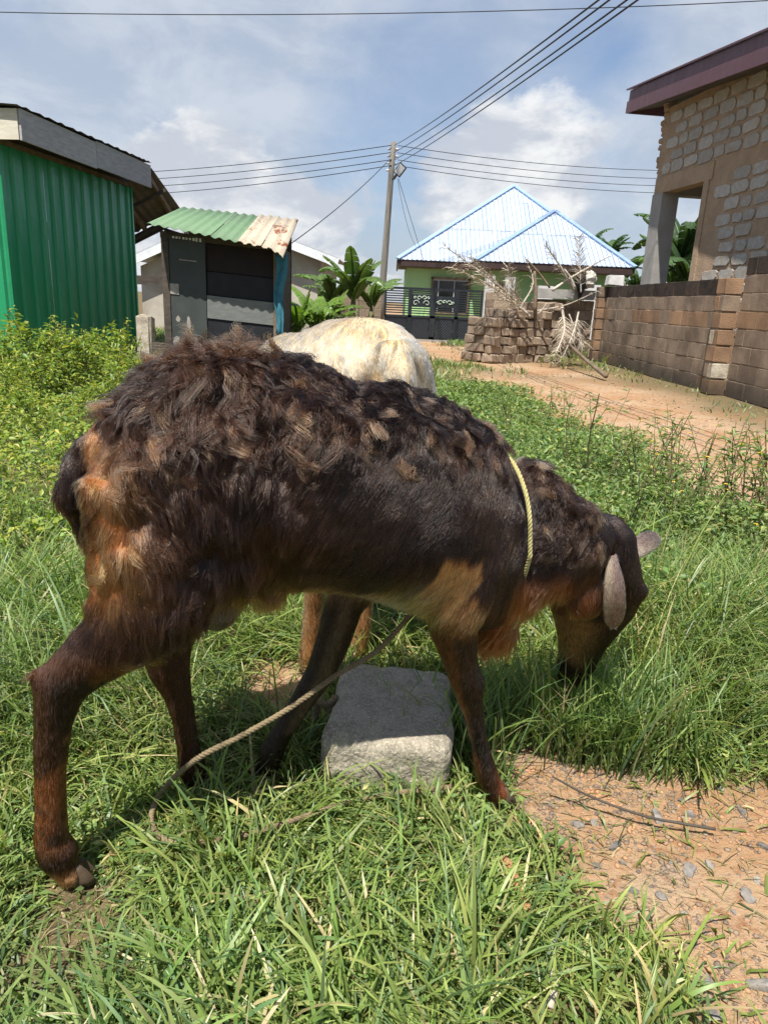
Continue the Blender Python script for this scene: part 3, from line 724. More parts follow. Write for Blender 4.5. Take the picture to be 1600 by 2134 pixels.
# exposed blocks with ragged mortar round them
def ragged(seed, w_, h_):
    r = random.Random(seed); n = 14; pts = []
    for i in range(n):
        a = 2 * pi * i / n; ca, sa = cos(a), sin(a); k_ = 1 / (abs(ca) ** 9 + abs(sa) ** 9) ** (1 / 9)
        pts.append((ca * k_ * w_ / 2 * r.uniform(.88, 1.02), sa * k_ * h_ / 2 * r.uniform(.84, 1.04)))
    mb = MB(); v = [(x, .06, z) for x, z in pts] + [(x, 0, z) for x, z in pts] + [(x * .975, -.003 * r.uniform(.4, 1.6), z * .95) for x, z in pts]
    f = []
    for lv in (0, 1):
        for i in range(n): f.append((lv * n + i, lv * n + (i + 1) % n, (lv + 1) * n + (i + 1) % n, (lv + 1) * n + i))
    f.append(tuple(2 * n + i for i in range(n))); mb.add(v, f); me = mb.mesh('brick'); me.materials.append(MATS['block_house']); return me
vars_ = [ragged(i, .46, .198) for i in range(7)] + [ragged(20 + i, .30, .19) for i in range(3)]
rb = random.Random(4); rowh = .232; row = 0; z = .55
ha = atan2(hu[1], hu[0])
while z < 4.86:
    s = .20 + (.25 if row % 2 else 0) + rb.uniform(-.05, .05); s_min = sO1 + .34 if z < zO + .32 else .12
    while s < s_end - .3:
        half = rb.random() < .2; wd = .33 if half else .50
        near_lintel = zO - .1 < z < zO + .42 and s < sO1 + .45
        plaster = zO + .12 < z < zO + .30 and s < sO1 + 1.6
        if s > s_min and not near_lintel and not plaster and rb.random() > .05:
            o = bpy.data.objects.new('brick', rb.choice(vars_[7:] if half else vars_[:7])); COL.objects.link(o); o.parent = uh
            pos_ = C0 + hu * (s + wd / 2) + hn * rb.uniform(-.002, .010) + np.array([0, 0, z + rb.uniform(-.012, .012)])
            o.location = pos_; o.rotation_euler = (0, rb.uniform(-.04, .04), ha); o.scale = (rb.uniform(.9, 1.08), 1, rb.uniform(.85, 1.12)); W(o)
        s += wd
    z += rowh; row += 1
# loose corner: bricks poking out along the ragged end
for i in range(14):
    zz = zO + .45 + i * .115
    o = link('brick', block_mesh('brick', (.22, .2, .105), i, .02, .018), 'mortar_house', uh); o.location = C0 + hu * (.05 - .05 * (i % 3)) - hn * .11 + np.array([0, 0, zz]); o.rotation_euler = (0, 0, ha); W(o)
# roof edge: two-tier maroon fascia, soffit and sheet
fA, fB = far(1304, 237, 14), far(1600, 130, 9.9); fAt = far(1308, 190, 14)
fd = fB - fA; fB2 = fA + fd * 1.7; fd /= np.linalg.norm(fd); hf = fAt[2] - fA[2]
fnn = np.cross(fd, (0, 0, 1)); fnn /= np.linalg.norm(fnn); fnn = fnn if fnn[0] < 0 else -fnn
upz = np.array([0, 0, 1.0])
W(MB().bar(fA + upz * hf * .27, fB2 + upz * hf * .27, .03, hf * .52).build('roof_fascia', 'fascia_maroon', uh))
W(MB().bar(fA - fnn * .02 + fd * .05 + upz * hf * .77, fB2 - fnn * .02 + upz * hf * .77, .03, hf * .47).build('roof_fascia', 'fascia_maroon', uh))
inn = -fnn * 3.2
W(MB().bar(fA + upz * hf * .27 - fnn * .03, fA + upz * hf * .27 + inn * .9, .03, hf * .52).build('roof_fascia', 'fascia_maroon', uh))
W(MB().bar(fA + fd * .05 + upz * hf * .77 - fnn * .05, fA + fd * .05 + upz * (hf * .77 + .3) + inn * .9, .03, hf * .47).build('roof_fascia', 'fascia_maroon', uh))
a_, b_ = fA + upz * (hf + .015) - fd * .05 + fnn * .04, fB2 + upz * (hf + .015) + fnn * .04
W(MB().add([a_, b_, b_ + inn + upz * .8, a_ + inn + upz * .8, a_ + upz * .03, b_ + upz * .03, b_ + inn + upz * .83, a_ + inn + upz * .83], [(0, 1, 2, 3), (7, 6, 5, 4), (0, 4, 5, 1), (3, 7, 4, 0)]).build('roof', 'fascia_maroon', uh))
for i in range(9):
    q = fA + fd * (.5 + i * .9) + upz * .06
    W(MB().bar(q, q - fnn * 1.0 + upz * .25, .05, .10).build('rafter', 'timber_brown', uh))
W(MB().add([fA + upz * .02, fB2 + upz * .02, fB2 - fnn * 1.4 + upz * .30, fA - fnn * 1.4 + upz * .30], [(0, 1, 2, 3)]).build('soffit', 'timber_dark', uh))

# ------------------------------------------------------------------ brick stack
st = thing('brick_stack', 'tall loose stack of small brown mud bricks on the verge', 'brick stack', (2.6, 13.6, 0)); bpy.context.view_layer.update()
rs = random.Random(11)
protos = [block_mesh('brick', (.27, .20, .155), 60 + i, .018, .014) for i in range(6)] + [block_mesh('brick', (.20, .28, .155), 80 + i, .018, .014) for i in range(4)]
for pm in protos: pm.materials.append(MATS['brick_stack'])
e0, e1 = np.array([1.78, 13.25, 0]), np.array([3.22, 14.2, 0]); ed = (e1 - e0); EL = np.linalg.norm(ed); ed /= EL; en = np.array([ed[1], -ed[0], 0])
ztops = lambda t: .80 + .25 * min(1, t * 1.6)
for dep in range(3):
    z = .08
    rowi = 0
    while True:
        s = rs.uniform(0, .12); any_ = False
        while s < EL - .05:
            t = s / EL
            hd = rs.random() < .88; wd = .205 if hd else .28
            if z < ztops(t) and (dep < 2 or rs.random() < .9):
                any_ = True
                o = bpy.data.objects.new('brick', rs.choice(protos[6:] if hd else protos[:6])); COL.objects.link(o); o.parent = st
                o.location = e0 + ed * (s + wd / 2) - en * (.14 + dep * .27 + rs.uniform(-.035, .035)) + np.array([0, 0, z + rs.uniform(-.006, .006)])
                o.rotation_euler = (rs.uniform(-.03, .03), rs.uniform(-.03, .03), atan2(ed[1], ed[0]) + rs.uniform(-.14, .14)); o.scale = (rs.uniform(.85, 1.05), 1, rs.uniform(.9, 1.08)); W(o)
            s += wd + .006
        z += .160; rowi += 1
        if not any_ or z > 1.1: break
# ================================================================== THE SHEEP
m, nt = newmat('fur')
att = nt.new('ShaderNodeAttribute', attribute_name='col').outputs['Color']
hb_ = nt.new('ShaderNodeBsdfHairPrincipled')
hb_.parametrization = 'COLOR'; nt.put(hb_.inputs['Color'], att)
hb_.inputs['Roughness'].default_value = .21; hb_.inputs['Radial Roughness'].default_value = .42; hb_.inputs['IOR'].default_value = 1.40
hb_.inputs['Random Roughness'].default_value = .3; hb_.inputs['Coat'].default_value = 0
out(nt, hb_)
m, nt = newmat('hide')
att = nt.new('ShaderNodeAttribute', attribute_name='col').outputs['Color']
out(nt, nt.new('ShaderNodeBsdfPrincipled', i_Base_Color=nt.scale(att, .8), i_Roughness=.9))
m, nt = newmat('ear_skin')
pos = nt.new('ShaderNodeTexCoord').outputs['Object']; n = nt.noise(pos, 40, 4)
out(nt, nt.new('ShaderNodeBsdfPrincipled', i_Base_Color=nt.mix(nt.ramp(n, .35, .65), (.11, .08, .068), (.19, .145, .115)), i_Roughness=.75, i_Normal=nt.new('ShaderNodeBump', i_Strength=.4, i_Distance=.003, i_Height=nt.noise(pos, 160, 3)).outputs[0]))
surf('hoof_horn', (.10, .07, .045), (.05, .035, .025), .5, 30, .3, 120, .003)
m, nt = newmat('eye'); out(nt, nt.new('ShaderNodeBsdfPrincipled', i_Base_Color=(.03, .018, .008), i_Roughness=.05))

def ell_ring(c, fore, side, rf, rs_, k=28, sq=2.3):
    a = np.arange(k) * 2 * pi / k; ca, sa = np.cos(a), np.sin(a)
    ca = np.sign(ca) * np.abs(ca) ** (2 / sq); sa = np.sign(sa) * np.abs(sa) ** (2 / sq)
    return np.array(c) + rf * ca[:, None] * np.array(fore) + rs_ * sa[:, None] * np.array(side)
def limb(mb, pts, sq=2.0):
    P = np.array([q[:3] for q in pts], float); T = np.gradient(P, axis=0); T /= np.linalg.norm(T, axis=1)[:, None]
    rings = []
    for (x, y, z, rf, rs_), t in zip(pts, T):
        side = np.array([0, 1.0, 0]); side = side - t * (side @ t); side /= np.linalg.norm(side); fore = np.cross(side, t)
        rings.append(ell_ring((x, y, z), fore, side, rf, rs_, 16, sq))
    mb.loft(rings)
def ellipsoid(mb, c, r):
    rings = []
    for t in np.linspace(-.97, .97, 9):
        k_ = sqrt(1 - t * t); rings.append(ell_ring((c[0], c[1], c[2] + r[2] * t), (1, 0, 0), (0, 1, 0), r[0] * k_, r[1] * k_, 16, 2))
    mb.loft(rings)
HSC = .94
def sheep_body(torso, neck, head, head_yaw, legs, tail, lumps, voxel=.008):
    mb = MB()
    mb.loft([ell_ring((x, 0, (a + b) / 2), (0, 0, 1), (0, 1, 0), (a - b) / 2, w_) for x, a, b, w_ in torso])
    nr = []
    for (x0, z0), (x1, z1), w_ in neck:      # top point, bottom point, half width
        c_ = ((x0 + x1) / 2, 0, (z0 + z1) / 2); d = np.array([x0 - x1, 0, z0 - z1]); L = np.linalg.norm(d)
        nr.append(ell_ring(c_, d / L, (0, 1, 0), L / 2, w_))
    mb.loft(nr)
    cy, sy = cos(head_yaw), sin(head_yaw)
    mb.loft([ell_ring(c_, (cy * cos(tl), -sy * cos(tl), sin(tl)), (sy, cy, 0), a * HSC, w_ * HSC, 24, 2.2) for c_, a, w_, tl in head])
    for l in legs: limb(mb, l)
    limb(mb, tail)
    for c_, r in lumps: ellipsoid(mb, c_, r)
    me = mb.mesh('tmp'); ob = bpy.data.objects.new('tmp', me); COL.objects.link(ob)
    md = ob.modifiers.new('r', 'REMESH'); md.mode = 'VOXEL'; md.voxel_size = voxel
    sm = ob.modifiers.new('s', 'SMOOTH'); sm.factor = .6; sm.iterations = 7
    dg = bpy.context.evaluated_depsgraph_get(); me2 = bpy.data.meshes.new_from_object(ob.evaluated_get(dg))
    bpy.data.objects.remove(ob); bpy.data.meshes.remove(me)
    me2.polygons.foreach_set('use_smooth', [True] * len(me2.polygons)); return me2
def mesh_arrays(me):
    me.calc_loop_triangles(); n = len(me.vertices); v = np.empty(n * 3); me.vertices.foreach_get('co', v); v = v.reshape(-1, 3)
    t = np.empty(len(me.loop_triangles) * 3, np.int32); me.loop_triangles.foreach_get('vertices', t); t = t.reshape(-1, 3)
    nn = np.empty(n * 3); me.vertices.foreach_get('normal', nn); return v, t, nn.reshape(-1, 3)
def setcol(me, c):
    a = me.attributes.new('col', 'FLOAT_COLOR', 'POINT'); c4 = np.ones((len(me.vertices), 4), np.float32); c4[:, :3] = c; a.data.foreach_set('color', c4.ravel())
def unit(a): return a / (np.linalg.norm(a, axis=-1, keepdims=True) + 1e-9)
def sample(v, t, nn, n, r):
    a, b, c_ = v[t[:, 0]], v[t[:, 1]], v[t[:, 2]]; ar = np.linalg.norm(np.cross(b - a, c_ - a), axis=1); cs = np.cumsum(ar)
    i = np.searchsorted(cs, r.random(n) * cs[-1]); u, w_ = r.random(n), r.random(n); fl = u + w_ > 1; u[fl] = 1 - u[fl]; w_[fl] = 1 - w_[fl]
    q = lambda A: A[t[i, 0]] * (1 - u - w_)[:, None] + A[t[i, 1]] * u[:, None] + A[t[i, 2]] * w_[:, None]
    return q(v), unit(q(nn))
def paths(P, N, D, L, lift, grav, M, wave, ph, fr):
    """bent strands (n,M,3): leave along normal*lift + D, sink under gravity, wave sideways"""
    n = len(P); ts = np.linspace(0, 1, M); X = np.zeros((n, M, 3)); X[:, 0] = P; S = unit(np.cross(N, D))
    for k in range(1, M):
        t = ts[k]
        d = unit(N * (lift * (1 - .75 * t))[:, None] + D + np.array([0, 0, -1]) * (grav * t)[:, None])
        X[:, k] = X[:, k - 1] + d * (L / (M - 1))[:, None]
    wv = wave[:, None] * L[:, None] * np.sin(2 * pi * fr[:, None] * ts + ph[:, None]) * ts
    X += S[:, None, :] * wv[..., None]; return X
def add_curves(name, X, rad, col, mat, parent):
    n, M, _ = X.shape; hc = bpy.data.hair_curves.new(name); hc.add_curves([M] * n)
    hc.attributes['position'].data.foreach_set('vector', X.astype(np.float32).ravel())
    ra = hc.attributes.get('radius') or hc.attributes.new('radius', 'FLOAT', 'POINT'); ra.data.foreach_set('value', rad.astype(np.float32).ravel())
    ca = hc.attributes.new('col', 'FLOAT_COLOR', 'POINT'); c4 = np.ones((n, M, 4), np.float32); c4[..., :3] = col; ca.data.foreach_set('color', c4.ravel())
    hc.materials.append(MATS[mat]); o = bpy.data.objects.new(name, hc); COL.objects.link(o); o.parent = parent; return o
def fur(parent, me, n, nclump, params, colour, seed, M=7, r0=.00033, name='fur'):
    r = np.random.default_rng(seed); v, t, nn = mesh_arrays(me)
    P, N = sample(v, t, nn, n, r); keep = r.random(n) < params(P, N, r)['dens']; P, N = P[keep], N[keep]; n = len(P)
    q = params(P, N, r)
    ci = r.choice(n, nclump, replace=False); kd = KDTree(nclump)
    for k, i in enumerate(ci): kd.insert(P[i], k)
    kd.balance(); near = np.fromiter((kd.find(p)[1] for p in P), np.int64, n)
    rn = lambda: r.random(n)
    X = paths(P, N, q['D'], q['L'], q['lift'], q['grav'], M, q['wave'] * .5, rn() * 6.28, .8 + rn())
    g = {k: a[ci] for k, a in q.items()}; gl = g['L'] * r.uniform(.8, 1.25, nclump); Dj = unit(g['D'] + (r.random((nclump, 3)) - .5) * g['jit'][:, None])
    G = paths(P[ci], N[ci], Dj, gl, g['lift'] * r.uniform(.5, 1.5, nclump), g['grav'], M, g['wave'], r.random(nclump) * 6.28, .6 + r.random(nclump) * .9)
    ts = np.linspace(0, 1, M); wgt = (q['clump'][:, None] * ts ** .8)[..., None]
    Gs = G[near]; off = (P - P[ci][near]); spread = (1 - (.35 + .4 * q['clump'])[:, None] * ts)[..., None] * off[:, None, :]
    X = X * (1 - wgt) + (Gs + spread) * wgt
    X += (r.random(X.shape) - .5) * (q['L'] * .05)[:, None, None] * ts[None, :, None]
    c_, tip = colour(P, N); cj = (r.random(n) ** 3 * 1.7 + .55)[:, None]; cg = (.50 + 1.0 * r.random(nclump) ** 1.5)[near][:, None]
    c_ = c_ * cj * cg; tip = tip * cj * cg
    tt = (ts ** 1.6)[None, :, None]; colr = c_[:, None, :] * (1 - tt) + tip[:, None, :] * tt
    rad = (r0 * (1 - .8 * ts ** 2))[None, :] * (q['rad'] * r.uniform(.7, 1.3, n))[:, None]
    return add_curves(name, X, rad, np.clip(colr, .002, .95), 'fur', parent)
def locks(parent, roots, normals, dirs, lens, hairs, colr, tips, seed, spread=.012, r0=.0006, curl=.22, name='wool_locks', M=10):
    """matted locks of wool: hairs gathered round a curling guide"""
    r = np.random.default_rng(seed); K = len(roots)
    G = paths(roots, normals, dirs, lens, r.uniform(.2, 1.1, K), r.uniform(.3, 1.6, K), M, curl * r.uniform(.3, 1.6, K), r.random(K) * 6.28, .5 + r.random(K) * .9)
    idx = np.repeat(np.arange(K), hairs); n = len(idx); ts = np.linspace(0, 1, M)
    a, rr = r.random(n) * 6.28, np.sqrt(r.random(n)) * spread * r.uniform(.6, 1.3, K)[idx]
    S = unit(np.cross(normals, dirs)); Tt = dirs
    off = S[idx] * (rr * np.cos(a))[:, None] + Tt[idx] * (rr * np.sin(a))[:, None]
    prof = (1 - .45 * np.abs(2 * ts - .9))[None, :, None]
    X = G[idx] * 1.0
    lenf = r.uniform(.35, 1.15, n)
    X = G[idx][:, :1] + (X - G[idx][:, :1]) * lenf[:, None, None]
    X = X + off[:, None, :] * prof + np.cumsum(r.normal(0, .0011, (n, M, 3)), 1)
    tt = (ts ** 1.1)[None, :, None]; cj = r.uniform(.6, 1.4, n)[:, None, None]
    c_ = (colr[idx][:, None, :] * (1 - tt) + tips[idx][:, None, :] * tt) * cj
    rad = np.broadcast_to((r0 * (1 - .6 * ts ** 2))[None, :], (n, M))
    return add_curves(name, X, rad, np.clip(c_, .002, .95), 'fur', parent)
def mixc(c_, wgt, col): return c_ * (1 - wgt[:, None]) + np.array(col) * wgt[:, None]
def gauss(x, a, s): return np.exp(-((x - a) / s) ** 2)
def tangent(T, N):
    T = T - N * np.sum(T * N, 1)[:, None]; return unit(T)
def hoof(parent, x, y, z0, ang=0.0):
    for s in (-1, 1):
        pts = [(-.018, .0), (.0, .012), (.022, .012), (.034, .004), (.034, -.002), (-.018, -.004)]
        mb = MB(); rings = []
        for zz, sc in ((0, 1.0), (.012, .97), (.03, .80), (.042, .6)):
            rings.append(np.array([(px_ * sc + (1 - sc) * -.005 - zz * .25, s * (.007 + abs(py_) * sc + .0), zz) for px_, py_ in pts]))
        mb.loft(rings); o = mb.build('hoof', 'hoof_horn', parent, True); o.location = (x, y, z0); o.rotation_euler = (0, 0, ang)
def ear(parent, base, along, out_, L, w_, label=None, curl=.5, cols=((.52, .43, .31), (.22, .15, .125)), seed=1):
    """drooping ear, trough shaped: along = direction to the tip, out_ = direction its back faces"""
    along = np.array(along, float); along /= np.linalg.norm(along); out_ = np.array(out_, float); out_ -= along * (out_ @ along); out_ /= np.linalg.norm(out_); sd = np.cross(along, out_)
    n, k = 16, 11; vs = []; cl_ = []
    for i in range(n):
        t = i / (n - 1); wd = w_ * np.interp(t, [0, .12, .35, .65, .85, .95, 1.0], [.42, .62, .95, 1.0, .80, .50, .12]); cu = curl * (1.25 - .8 * t)
        for j in range(k):
            s = (j / (k - 1)) * 2 - 1; a = s * cu * 1.6
            vs.append(np.array(base) + along * L * (t + .04 * s * s * (t - .5)) + sd * (np.sin(a) / max(cu * 1.6, 1e-3)) * wd * .5 - out_ * (1 - cos(a)) / max(cu * 1.6, 1e-3) * wd * .5 + out_ * (.018 * sin(pi * t) - .03 * t * t))
            e = min(1, max(0, (s + .1) * 1.3)) * (1 - t) ** .7; cl_.append(np.array(cols[0]) * e + np.array(cols[1]) * (1 - e))
    f = [(i * k + j, i * k + j + 1, (i + 1) * k + j + 1, (i + 1) * k + j) for i in range(n - 1) for j in range(k - 1)]
    nb = len(vs); V = np.array(vs); th_ = .0035
    V2 = np.concatenate([V + out_ * th_, V - out_ * th_]); f2 = f + [tuple(q + nb for q in reversed(c_)) for c_ in f]
    rim = [j for j in range(k)] + [i * k + k - 1 for i in range(1, n)] + [(n - 1) * k + j for j in range(k - 2, -1, -1)] + [i * k for i in range(n - 2, 0, -1)]
    f2 += [(rim[q], rim[(q + 1) % len(rim)], rim[(q + 1) % len(rim)] + nb, rim[q] + nb) for q in range(len(rim))]
    mb = MB().add(V2, f2); me = mb.mesh('ear', True); bm = bmesh.new(); bm.from_mesh(me); bmesh.ops.recalc_face_normals(bm, faces=bm.faces[:]); bm.to_mesh(me); bm.free()
    C2 = np.array(cl_ + cl_); setcol(me, C2 * .8); o = link('ear', me, 'hide', parent)
    if label: o['label'] = label
    tree = KDTree(len(V2))
    for q, p_ in enumerate(V2): tree.insert(p_, q)
    tree.balance()
    def ecol(P, N):
        c_ = C2[np.fromiter((tree.find(p_)[1] for p_ in P), np.int64, len(P))]; return c_, c_ * 1.25
    def epar(P, N, r):
        n = len(P); one = np.ones(n); D = tangent(np.tile(along, (n, 1)) + (r.random((n, 3)) - .5) * .5, N)
        return dict(dens=one, D=D, L=.007 * r.uniform(.6, 1.3, n), lift=.25 * one, grav=.1 * one, wave=0 * one, clump=.1 * one, jit=.1 * one, rad=.8 * one)
    fur(o, me, 7000, 300, epar, ecol, seed, 4, .0003, 'ear_hair')
    return o

# ------------------------------------------------------------------ brown ram
TH = radians(17); RO = (-.157, 1.233, 0.0)
ram = thing('brown_sheep', 'shaggy dark brown sheep with tan patches grazing with its head down', 'sheep', RO, TH)
torso = [(-.337, .725, .62, .05), (-.326, .762, .56, .10), (-.292, .815, .51, .145), (-.25, .862, .48, .165), (-.17, .910, .49, .168), (-.08, .911, .51, .172), (.02, .886, .505, .187), (.12, .862, .482, .192), (.22, .843, .43, .180), (.30, .825, .395, .160), (.36, .782, .375, .135), (.400, .705, .38, .110), (.43, .62, .42, .08)]
neck = [((.34, .70), (.34, .37), .120), ((.40, .680), (.395, .355), .102), ((.46, .708), (.450, .40), .090), ((.53, .676), (.50, .43), .080), ((.598, .618), (.545, .435), .071), ((.65, .582), (.60, .44), .062)]
HY = radians(33)
hc = lambda x, z: (x, .0, z)
head = [((.652, .018, .585), .038, .042, 0), ((.655, .022, .555), .074, .062, 0), ((.656, .028, .51), .090, .070, 0), ((.662, .035, .46), .106, .073, 0), ((.672, .043, .41), .112, .069, 0), ((.678, .052, .36), .100, .058, 0), ((.680, .061, .31), .078, .046, 0), ((.680, .070, .265), .060, .038, 0), ((.680, .078, .225), .050, .035, 0), ((.680, .085, .19), .045, .036, 0), ((.679, .090, .16), .038, .032, 0), ((.678, .093, .145), .022, .020, 0)]
legs = [
 [(-.22, -.085, .70, .14, .07), (-.235, -.105, .60, .125, .068), (-.262, -.112, .515, .088, .058), (-.315, -.114, .455, .058, .045), (-.365, -.113, .42, .047, .037), (-.400, -.112, .385, .043, .034), (-.415, -.111, .325, .031, .027), (-.427, -.11, .24, .027, .022), (-.433, -.11, .16, .026, .021), (-.437, -.11, .10, .029, .026), (-.432, -.11, .062, .033, .031), (-.420, -.11, .030, .024, .026), (-.408, -.11, .010, .026, .030)],
 [(-.20, .085, .68, .13, .07), (-.215, .10, .52, .10, .06), (-.228, .10, .40, .066, .045), (-.240, .10, .33, .050, .036), (-.236, .10, .28, .042, .031), (-.222, .10, .225, .029, .025), (-.212, .10, .165, .024, .022), (-.205, .10, .09, .025, .022), (-.200, .10, .05, .030, .027), (-.196, .10, .015, .027, .026)],
 [(.31, -.085, .66, .10, .055), (.295, -.105, .55, .085, .052), (.280, -.105, .475, .064, .048), (.280, -.10, .42, .048, .042), (.300, -.096, .35, .034, .032), (.322, -.092, .292, .032, .031), (.342, -.09, .22, .021, .020), (.362, -.09, .15, .018, .017), (.378, -.09, .09, .024, .023), (.395, -.09, .05, .023, .024), (.415, -.09, .015, .025, .027)],
 [(.24, .08, .62, .09, .055), (.16, .09, .47, .058, .045), (.115, .09, .40, .042, .038), (.095, .09, .32, .037, .034), (.068, .09, .245, .032, .031), (.025, .09, .175, .025, .023), (-.012, .09, .115, .023, .022), (-.035, .09, .07, .027, .025), (-.048, .09, .02, .026, .025)]]
tail = [(-.285, .01, .785, .035, .04), (-.333, .012, .755, .028, .036), (-.357, .014, .71, .024, .034), (-.367, .014, .66, .020, .030), (-.359, .014, .60, .015, .022), (-.353, .014, .57, .010, .012)]
lumps = [((.400, 0, .41), (.065, .055, .095)), ((-.145, .035, .445), (.045, .042, .055)), ((-.05, .0, .485), (.03, .03, .035)), ((.735, -.018, .425), (.030, .022, .022)), ((.700, .125, .425), (.03, .02, .022)), ((.610, -.028, .43), (.045, .03, .06)), ((-.430, -.112, .402), (.015, .018, .020)), ((-.395, -.112, .345), (.018, .030, .03)), ((-.448, -.110, .078), (.016, .022, .016)), ((-.415, -.110, .065), (.020, .028, .022)), ((.338, -.092, .292), (.018, .028, .032)), ((.372, -.09, .088), (.012, .02, .014)), ((.075, .09, .25), (.026, .026, .03)), ((-.262, .10, .315), (.02, .02, .024))]
ram_me = sheep_body(torso, neck, head, HY, legs, tail, lumps)
def ram_col(P, N):
    x, y, z = P.T; n1_, n2_ = fbm(P, 9, 3, 31), fbm(P, 26, 2, 32)
    c_ = np.tile(np.array([.0100, .0051, .0036]), (len(P), 1))
    hind = sstep(-x, -.12, .05) * sstep(z, .40, .50)
    c_ = mixc(c_, hind * (.8 - .45 * sstep(z, .66, .8)) * sstep(n1_, .3, .6), (.045, .020, .011)); c_ = mixc(c_, (1 - hind) * .55 * sstep(n1_, .4, .65) * sstep(.8 - z, -.05, .15), (.030, .0150, .0092))
    tanw = sstep(-x, .255, .315) * sstep(z, .50, .58) * (1 - sstep(z, .77, .81)) * sstep(n1_, .22, .48) * (np.abs(y - .014) > .0)
    thighr = gauss(x + .05 * (z - .6), -.30, .05) * gauss(z, .61, .08) * sstep(-y, -.02, .06)
    c_ = mixc(c_, np.clip(tanw * .95 + thighr * .5, 0, 1) * .88, (.30, .12, .036))
    tl = sstep(-x, .337, .351) * sstep(z, .55, .6); c_ = mixc(c_, tl * .95, (.016, .010, .008))
    bel = (1 - sstep(z + .12 * x + (n2_ - .5) * .06, .515, .545)) * sstep(x, -.17, -.08) * (1 - sstep(x, .30, .36)); c_ = mixc(c_, bel * .9, (.27, .12, .038))
    c_ = mixc(c_, gauss(x, .185, .045) * gauss(z, .46, .05) * .9, (.60, .47, .26))
    c_ = mixc(c_, sstep(gauss(x - .35 * (z - .53), .245, .045) * gauss(z, .52, .07) + (n2_ - .5) * .7 + (n1_ - .5) * .5, .28, .5) * .95 * sstep(-y, .02, .08), (.46, .23, .08))
    thr = sstep(x, .33, .40) * (1 - sstep(z, .46, .53)) * (1 - sstep(x, .52, .56)) * (1 - sstep(np.abs(y), .06, .09) * (1 - sstep(x, .38, .42))); c_ = mixc(c_, thr * .95, (.27, .075, .030))
    mz = sstep(x, .54, .58)
    c_ = mixc(c_, mz * sstep(.69 - x, -.01, .05) * sstep(gauss(z, .28, .07) + (n2_ - .5) * .5, .25, .6) * .9, (.24, .135, .055)); c_ = mixc(c_, mz * gauss(x, .58, .05) * gauss(z, .41, .06) * .9, (.15, .055, .02))
    c_ = mixc(c_, mz * gauss(z, .15, .02) * .6, (.10, .06, .04))
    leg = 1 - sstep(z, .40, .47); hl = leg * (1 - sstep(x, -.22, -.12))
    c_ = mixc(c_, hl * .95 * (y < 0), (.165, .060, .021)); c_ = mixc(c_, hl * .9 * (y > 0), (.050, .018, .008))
    near_h = hl * (y < 0)
    c_ = mixc(c_, near_h * np.clip(gauss(x, -.37, .028) * gauss(z, .38, .07) * 1.2 + gauss(z, .06, .035) * .9 + sstep(n1_ + (n2_ - .5) * .5, .50, .62) * .75, 0, .95), (.012, .007, .005))
    c_ = mixc(c_, near_h * gauss(z, .015, .018) * .8, (.34, .19, .09))
    fl_ = leg * sstep(x, -.16, -.10) * (1 - sstep(x, .45, .5)) * (1 - thr)
    c_ = mixc(c_, fl_ * .95 * (z < .45), (.011, .0065, .005))
    fx_ = np.interp(z, [0, .09, .22, .35, .42], [.40, .38, .342, .30, .28])
    c_ = mixc(c_, fl_ * (y < -.03) * sstep(fx_ - x + (n2_ - .5) * .02, .008, .02) * .75, (.12, .045, .016)); c_ = mixc(c_, fl_ * (y < 0) * sstep(.12 - z, 0, .06) * .6, (.07, .028, .012))
    fx2 = np.interp(z, [0, .1, .25, .4], [-.05, -.01, .068, .11]); c_ = mixc(c_, fl_ * (y > .03) * (1 - sstep(np.abs(x - fx2), .004, .022)) * .6 * (z > .12), (.13, .085, .05))
    scr = gauss(x, -.145, .05) * gauss(z, .43, .05) * (np.abs(y) < .085); c_ = mixc(c_, scr * .9, (.13, .10, .08))
    tip = c_ * np.array([1.5, 1.4, 1.35]); bl = sstep(z, .70, .82) * sstep(.62 - x, 0, .1); tip = tip * (1 - bl[:, None] * .4) + bl[:, None] * .4 * np.array([.030, .0135, .008])
    return c_, tip
